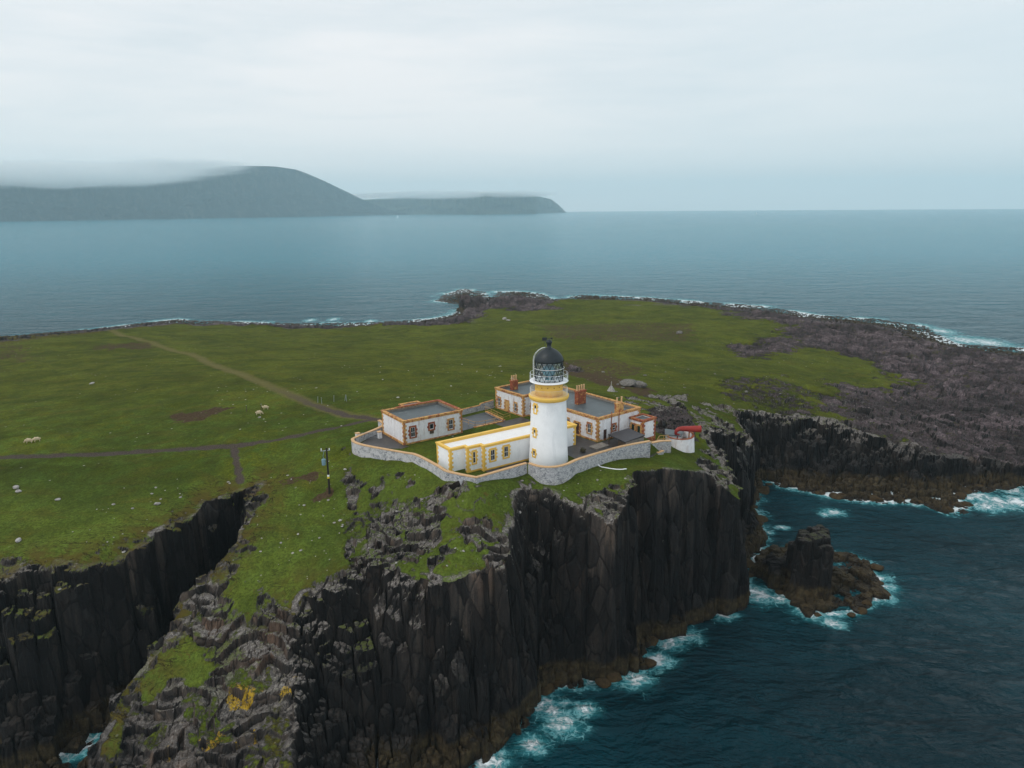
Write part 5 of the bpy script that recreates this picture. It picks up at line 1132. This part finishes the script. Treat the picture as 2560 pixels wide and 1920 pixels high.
    MB().lathe([(0.42, 26.9), (0.42, 28.05)], 28.5, 116.75, 20).build('pedestal', HORN, h, ho, True)
foghorn_platform()
fr = root('timber_frame', (25.2, 116.0, 26.0), 'ochre timber handrail frame and steps beside the foghorn kiosk', 'handrail')
railing('rail', [(24.2, 113.2, 27.2), (25.0, 115.2, 27.2), (26.6, 115.6, 27.2)], 0, 1.1, fr, tuple(fr.location), OCHRE_RAIL, 1.0, 2, 0.05)
MB().prism([(24.0, 113.0), (26.4, 114.6), (26.6, 116.4), (25.0, 116.6)], 25.2, 27.2).build('landing', GREY, fr, tuple(fr.location))

# ------------------------------------------------------------------ utility pole
px_, py_ = POLE[0]; pz_ = mesh_z(px_, py_)
up = root('utility_pole', (px_, py_, pz_), 'dark wooden power pole with blue-grey transformer and yellow warning band', 'utility pole'); uo = (px_, py_, pz_)
MB().tube([(px_, py_, pz_ - 0.8), (px_ + 0.02, py_, pz_ + 7.2)], 0.17, 10, r2=0.12).build('pole', POLEW, up, uo)
MB().tube([(px_ - 0.85, py_ - 0.1, pz_ + 6.75), (px_ + 0.5, py_ + 0.1, pz_ + 6.85)], 0.06, 6).build('crossarm', GALV, up, uo)
for dx in (-0.75, 0.42, 0.02):
    MB().lathe([(0.05, pz_ + 6.85), (0.09, pz_ + 6.95), (0.05, pz_ + 7.02), (0.09, pz_ + 7.1), (0.03, pz_ + 7.2)], px_ + dx, py_ + dx * 0.12, 10).build('insulator', STEEL, up, uo)
tb_ = MB().lathe([(0.10, pz_ + 4.55), (0.30, pz_ + 4.6), (0.32, pz_ + 5.45), (0.28, pz_ + 5.5), (0.10, pz_ + 5.55)], px_ - 0.5, py_ - 0.1, 16).build('transformer', BLUEBOX, up, uo)
MB().tube([(px_ - 0.5, py_ - 0.1, pz_ + 5.55), (px_ - 0.55, py_ - 0.1, pz_ + 6.0), (px_ - 0.35, py_ - 0.1, pz_ + 6.75)], 0.035, 5).build('cable', BLUEBOX, up, uo)
MB().lathe([(0.165, pz_ + 2.72), (0.175, pz_ + 2.73), (0.17, pz_ + 2.98), (0.155, pz_ + 2.99)], px_ + 0.005, py_, 12).build('white_band', WHITE, up, uo)
SIGNY = mat_plain('yellow_sign_paint', (0.75, 0.55, 0.03), 0.6, 0.05)
MB().lathe([(0.168, pz_ + 2.42), (0.178, pz_ + 2.43), (0.173, pz_ + 2.66), (0.16, pz_ + 2.67)], px_ + 0.005, py_, 12).build('warning_plate', SIGNY, up, uo)

# ------------------------------------------------------------------ small things
for i, (x, y) in enumerate(POSTS):
    z = mesh_z(x, y); lean = (0.12, -0.05, 0.1, 0.35, -0.1, 0.0, 0.08)[i]
    o = MB().tube([(x, y, z - 0.3), (x + lean, y, z + 1.35)], 0.07, 6, r2=0.055).build('fence_post', GALV if i < 5 else WOOD, None, (x, y, z))
    tag(o, ('pale leaning fence post in the field below the footpath' if i < 5 else 'short weathered fence post at the end of the peat scar'), 'fence post', 'old fence posts in the field')
    MB().lathe([(0.075, 1.30), (0.08, 1.36), (0.03, 1.40)], lean, 0, 6).build('cap', GALV, o)
x, y = CAIRN[0]; z = mesh_z(x, y)
cr_ = root('cairn', (x, y, z), 'pale pyramid-shaped stone cairn with a short mast behind the keepers house', 'cairn')
mb = MB().lathe([(1.05, z - 0.3), (0.95, z + 0.2), (0.55, z + 0.8), (0.25, z + 1.3), (0.16, z + 1.4)], x, y, 7); mb.build('stones', PALE, cr_, (x, y, z))
MB().tube([(x, y, z + 1.2), (x + 0.05, y, z + 2.5)], 0.13, 6, r2=0.08).build('mast', PALE, cr_, (x, y, z))
pipe_pts = [(12.9, 102.0), (14.3, 101.5), (15.9, 101.0), (17.2, 101.2)]
o = MB().tube([(a, b, mesh_z(a, b) + 0.08) for a, b in smooth_line(pipe_pts, 4)], 0.08, 8).build('drain_pipe', WHITE, None, (12.9, 102.3, mesh_z(12.9, 102.3)), True)
tag(o, 'white pipe lying on the turf below the boundary wall', 'pipe')
bs = MB(); rr2 = np.random.RandomState(5)
for k in range(160):
    a = rr2.rand() * 6.28; q = rr2.rand() ** 0.5 * 0.4; h_ = rr2.rand() * 0.8; c_ = Vector((10.97 + q * math.cos(a), 105.22 + q * math.sin(a), 29.03 + h_ * (1 - q))); d1 = Vector(rr2.rand(3) - 0.5) * 0.3; d2 = Vector(rr2.rand(3) - 0.5) * 0.3
    bs.add([c_, c_ + d1, c_ + d1 + d2, c_ + d2], [(0, 1, 2, 3)])
LEAF = mat_plain('dusty_weed_leaves', (0.10, 0.085, 0.045), 0.9, 0.4, 6.0)
o = bs.build('weed_clump', LEAF, None, (10.97, 105.22, 29.03)); tag(o, 'low brown weed clump growing on the yard right of the tower', 'plant')

# boulders and loose stones
def rock_mesh(key, flat=0.6, n=2, block=0.0):
    bm = bmesh.new(); bmesh.ops.create_icosphere(bm, subdivisions=n, radius=1.0); r_ = np.random.RandomState(key)
    pl = [(Vector(r_.randn(3)).normalized(), 0.62 + 0.3 * r_.rand()) for _ in range(9)]
    for v in bm.verts:
        p = v.co.copy()
        for nn_, d in pl:
            k = p.dot(nn_)
            if k > d: p -= nn_ * (k - d)
        p *= 1 + 0.08 * (r_.rand() - 0.5); p.z *= flat; v.co = p
    me = bpy.data.meshes.new('rock'); bm.to_mesh(me); bm.free(); return me
ROCKS = [rock_mesh(k, 0.45 + 0.12 * (k % 3), 2) for k in range(6)]
def put_rock(name, x, y, size, mat, label, cat, group=None, sink=0.25, k=None, sx=1.3):
    me = ROCKS[(k if k is not None else random.randrange(6))]
    key = me.name + mat.name
    if key not in bpy.data.meshes: m2 = me.copy(); m2.name = key; m2.materials.append(mat)
    me = bpy.data.meshes[key]
    o = bpy.data.objects.new(name, me); C.objects.link(o); z = mesh_z(x, y)
    o.location = (x, y, z + size * (0.45 - sink)); o.scale = (size * sx, size, size); o.rotation_euler = (random.uniform(-.15, .15), random.uniform(-.15, .15), random.uniform(0, 6.28))
    tag(o, label, cat, group); return o
BL = ['large grey lichened boulder beyond the keepers house chimneys', 'dark-sided boulder resting against the large one beyond the house', 'lone boulder far up the green slope behind the houses', 'single pale boulder alone in the left field above the gravel track',
      'flat grey boulder at the far left of the near field', 'second flat boulder just below its twin at the far left', 'pale flat rock in the near left field', 'small stone beside the peat scar', 'rounded grey boulder low in the left field above the cliff steps', 'pale boulder perched at the head of the chasm',
      'pinkish boulder among the field stones left of the chasm', 'small boulder on the far grassy knoll', 'small boulder touching another on the far grassy knoll', 'loose rock on the grass below the outer wall']
SZ = [2.3, 1.8, 1.4, 0.65, 0.42, 0.5, 0.38, 0.35, 0.4, 0.5, 0.45, 1.3, 1.2, 0.4, 0.4, 0.4, 0.5, 0.5, 0.5, 0.5]
for i, (x, y) in enumerate(BOULDERS[:14]):
    put_rock('boulder', x, y, SZ[i], BOULDER if i in (0, 1, 2) else PALE, BL[i], 'boulder', k=i % 6, sink=0.1, sx=1.5 if i < 2 else 1.25)
rs_ = random.Random(3)
def scatter(cnt, box, label, group, smin, smax, mat=PALE, zmin=10, cat='stone', name='stone'):
    made = 0; tries = 0
    while made < cnt and tries < cnt * 40:
        tries += 1; x = rs_.uniform(box[0], box[1]); y = rs_.uniform(box[2], box[3]); z = mesh_z(x, y)
        if z < zmin or abs(mesh_z(x + 0.8, y) - z) > 0.5 or abs(mesh_z(x, y - 0.8) - z) > 0.5: continue
        if sdist(np.array([x]), np.array([y]), YARD)[0] < 1.2: continue
        put_rock(name, x, y, smin + (smax - smin) * rs_.random() ** 2.5, mat, label, cat, group); made += 1
scatter(75, (-62, -24, 80, 108), 'small pale stone bedded in the grass between track and left cliff', 'pale stones in the near left field', 0.06, 0.24)
scatter(30, (-27, -12, 76, 100), 'small pale stone on the bright lawn below the power pole', 'stones on the lawn by the pole', 0.06, 0.24)
scatter(35, (-60, 10, 125, 220), 'pale stone on the open hillside behind the buildings', 'stones on the hillside behind the buildings', 0.12, 0.5)
scatter(45, (22, 75, 150, 230), 'grey stone on the mossy ground behind the foghorn', 'stones on the mossy ground behind the foghorn', 0.15, 0.6, BOULDER, 8)
scatter(28, (-12, 14, 80, 98), 'small pale stone on the broken slope below the boundary wall', 'stones on the slope below the wall', 0.06, 0.2)

# weed-brown boulders at the tide line
def shore_boulders():
    rb_ = random.Random(9); P = [Vector(q) for q in SHORE]
    vis = [(i, i + 1) for i in range(len(P) - 1) if 66 < P[i].y < 190 and -8 < P[i].x < 130 and P[i].length < 190]
    n = 0
    for i, j in vis:
        a, b = P[i], P[j]; L = (b - a).length; m_ = int(L / 3.0)
        for k in range(m_):
            p = a.lerp(b, (k + rb_.random()) / m_); d = (b - a).normalized(); out = Vector((d.y, -d.x)) * rb_.uniform(-1.5, 1.0); p = p + out
            s_ = rb_.uniform(0.7, 1.9); o = put_rock('shore_boulder', p.x, p.y, s_, SEAWEED, 'weed-brown boulder awash at the foot of the sea cliffs', 'boulder', 'brown boulders along the tide line', sx=1.15)
            o.location.z = rb_.uniform(-0.3, 0.5); n += 1
    P = [Vector(q) for q in STACK_SHORE]
    for i in range(len(P)):
        a, b = P[i], P[(i + 1) % len(P)]
        for k in range(max(1, int((b - a).length / 3.2))):
            p = a.lerp(b, rb_.random()); s_ = rb_.uniform(0.6, 1.5)
            o = put_rock('shore_boulder', p.x + rb_.uniform(-1, 1), p.y + rb_.uniform(-1, 1), s_, SEAWEED, 'weed-brown boulder awash round the sea stack', 'boulder', 'brown boulders round the sea stack', sx=1.15)
            o.location.z = rb_.uniform(-0.2, 0.45)
shore_boulders()

# ------------------------------------------------------------------ sheep
WOOL = mat_plain('cream_wool', (0.58, 0.47, 0.31), 0.95, 0.15, 8.0, bump=0.6)
def sheep(x, y, rot, label, head_down=True):
    z = mesh_z(x, y)
    me = bpy.data.meshes.new('sheep'); hz, hx = (0.28, 0.80) if head_down else (0.86, 0.72)
    V_ = [(0, 0, .62), (.38, 0, .64), (-.38, 0, .62), (.58, 0, .62), (hx, 0, hz), (hx + .12, 0, hz - .12 if head_down else hz - .03),
          (.36, .13, .40), (.36, .14, .2), (.36, .14, .0), (.36, -.13, .40), (.36, -.14, .2), (.36, -.14, .0),
          (-.38, .13, .40), (-.43, .14, .2), (-.38, .14, .0), (-.38, -.13, .40), (-.43, -.14, .2), (-.38, -.14, .0), (-.58, 0, .58), (-.62, 0, .42)]
    E_ = [(0, 1), (0, 2), (1, 3), (3, 4), (4, 5), (1, 6), (6, 7), (7, 8), (1, 9), (9, 10), (10, 11), (2, 12), (12, 13), (13, 14), (2, 15), (15, 16), (16, 17), (2, 18), (18, 19)]
    R_ = [.31, .29, .29, .17, .11, .06, .09, .045, .04, .09, .045, .04, .11, .05, .04, .11, .05, .04, .12, .05]
    me.from_pydata(V_, E_, [])
    o = bpy.data.objects.new('sheep', me); C.objects.link(o)
    md = o.modifiers.new('skin', 'SKIN'); me.skin_vertices.new() if not me.skin_vertices else None
    for i, r_ in enumerate(R_): me.skin_vertices[0].data[i].radius = (r_, r_)
    me.skin_vertices[0].data[0].use_root = True
    o.modifiers.new('sub', 'SUBSURF').render_levels = 2
    me.materials.append(WOOL); o.location = (x, y, z); o.rotation_euler = (0, 0, rot)
    tag(o, label, 'sheep'); return o
sheep(*SHEEP[0], 3.4, 'left one of two cream sheep grazing above the gravel track')
sheep(*SHEEP[1], 3.9, 'right one of two cream sheep grazing above the gravel track')
sheep(*SHEEP[2], 3.3, 'cream sheep standing at the end of the peat scar', False)
sheep(*SHEEP[3], 0.2, 'cream sheep lying low just below the peat scar')

# ------------------------------------------------------------------ distant yachts
SAIL = mat_plain('white_sailcloth', (0.85, 0.85, 0.85), 0.8, 0.02)
def yacht(x, y, s_, label, lean=0.1):
    r = root('yacht', (x, y, 0), label, 'yacht'); o_ = (x, y, 0)
    hull = MB(); vs = []
    for t_, wd in ((-5, 1.2), (-2, 1.6), (2, 1.4), (5.5, 0.05)):
        vs += [(x + t_ * s_, y - wd * s_, 1.1 * s_), (x + t_ * s_, y + wd * s_, 1.1 * s_), (x + t_ * s_ * .92, y, -0.5 * s_)]
    hull.add(vs, [(3 * i, 3 * i + 3, 3 * i + 4, 3 * i + 1) for i in range(3)] + [(3 * i + 1, 3 * i + 4, 3 * i + 5, 3 * i + 2) for i in range(3)] + [(3 * i + 2, 3 * i + 5, 3 * i + 3, 3 * i) for i in range(3)] + [(0, 1, 2), (11, 10, 9)])
    hull.build('hull', WHITE, r, o_)
    MB().tube([(x, y, 0.5 * s_), (x, y, 15 * s_)], 0.12 * s_, 6).build('mast', GALV, r, o_)
    MB().add([(x - 0.2, y + .1, 2 * s_), (x - 4.6 * s_, y + .4 * s_, 2 * s_), (x - 0.2, y + .1, 14.5 * s_), (x - .2, y - .1, 2 * s_), (x - 4.6 * s_, y + .3 * s_, 2 * s_), (x - 0.2, y - .1, 14.5 * s_)], [(0, 1, 2), (5, 4, 3), (0, 3, 4, 1), (1, 4, 5, 2), (2, 5, 3, 0)]).build('mainsail', SAIL, r, o_)
    MB().add([(x + 0.2, y, 1.6 * s_), (x + 5.2 * s_, y - .4 * s_, 1.3 * s_), (x + 0.2, y, 13 * s_), (x + 0.2, y - .15, 1.6 * s_), (x + 5.2 * s_, y - .5 * s_, 1.3 * s_), (x + 0.2, y - .15, 13 * s_)], [(0, 1, 2), (5, 4, 3), (0, 3, 4, 1), (1, 4, 5, 2), (2, 5, 3, 0)]).build('jib', SAIL, r, o_)
yacht(2120, 6300, 1.5, 'tiny white yacht under sail near the right-hand horizon')
yacht(-930, 6000, 1.7, 'tiny white yacht under sail in front of the far headlands')
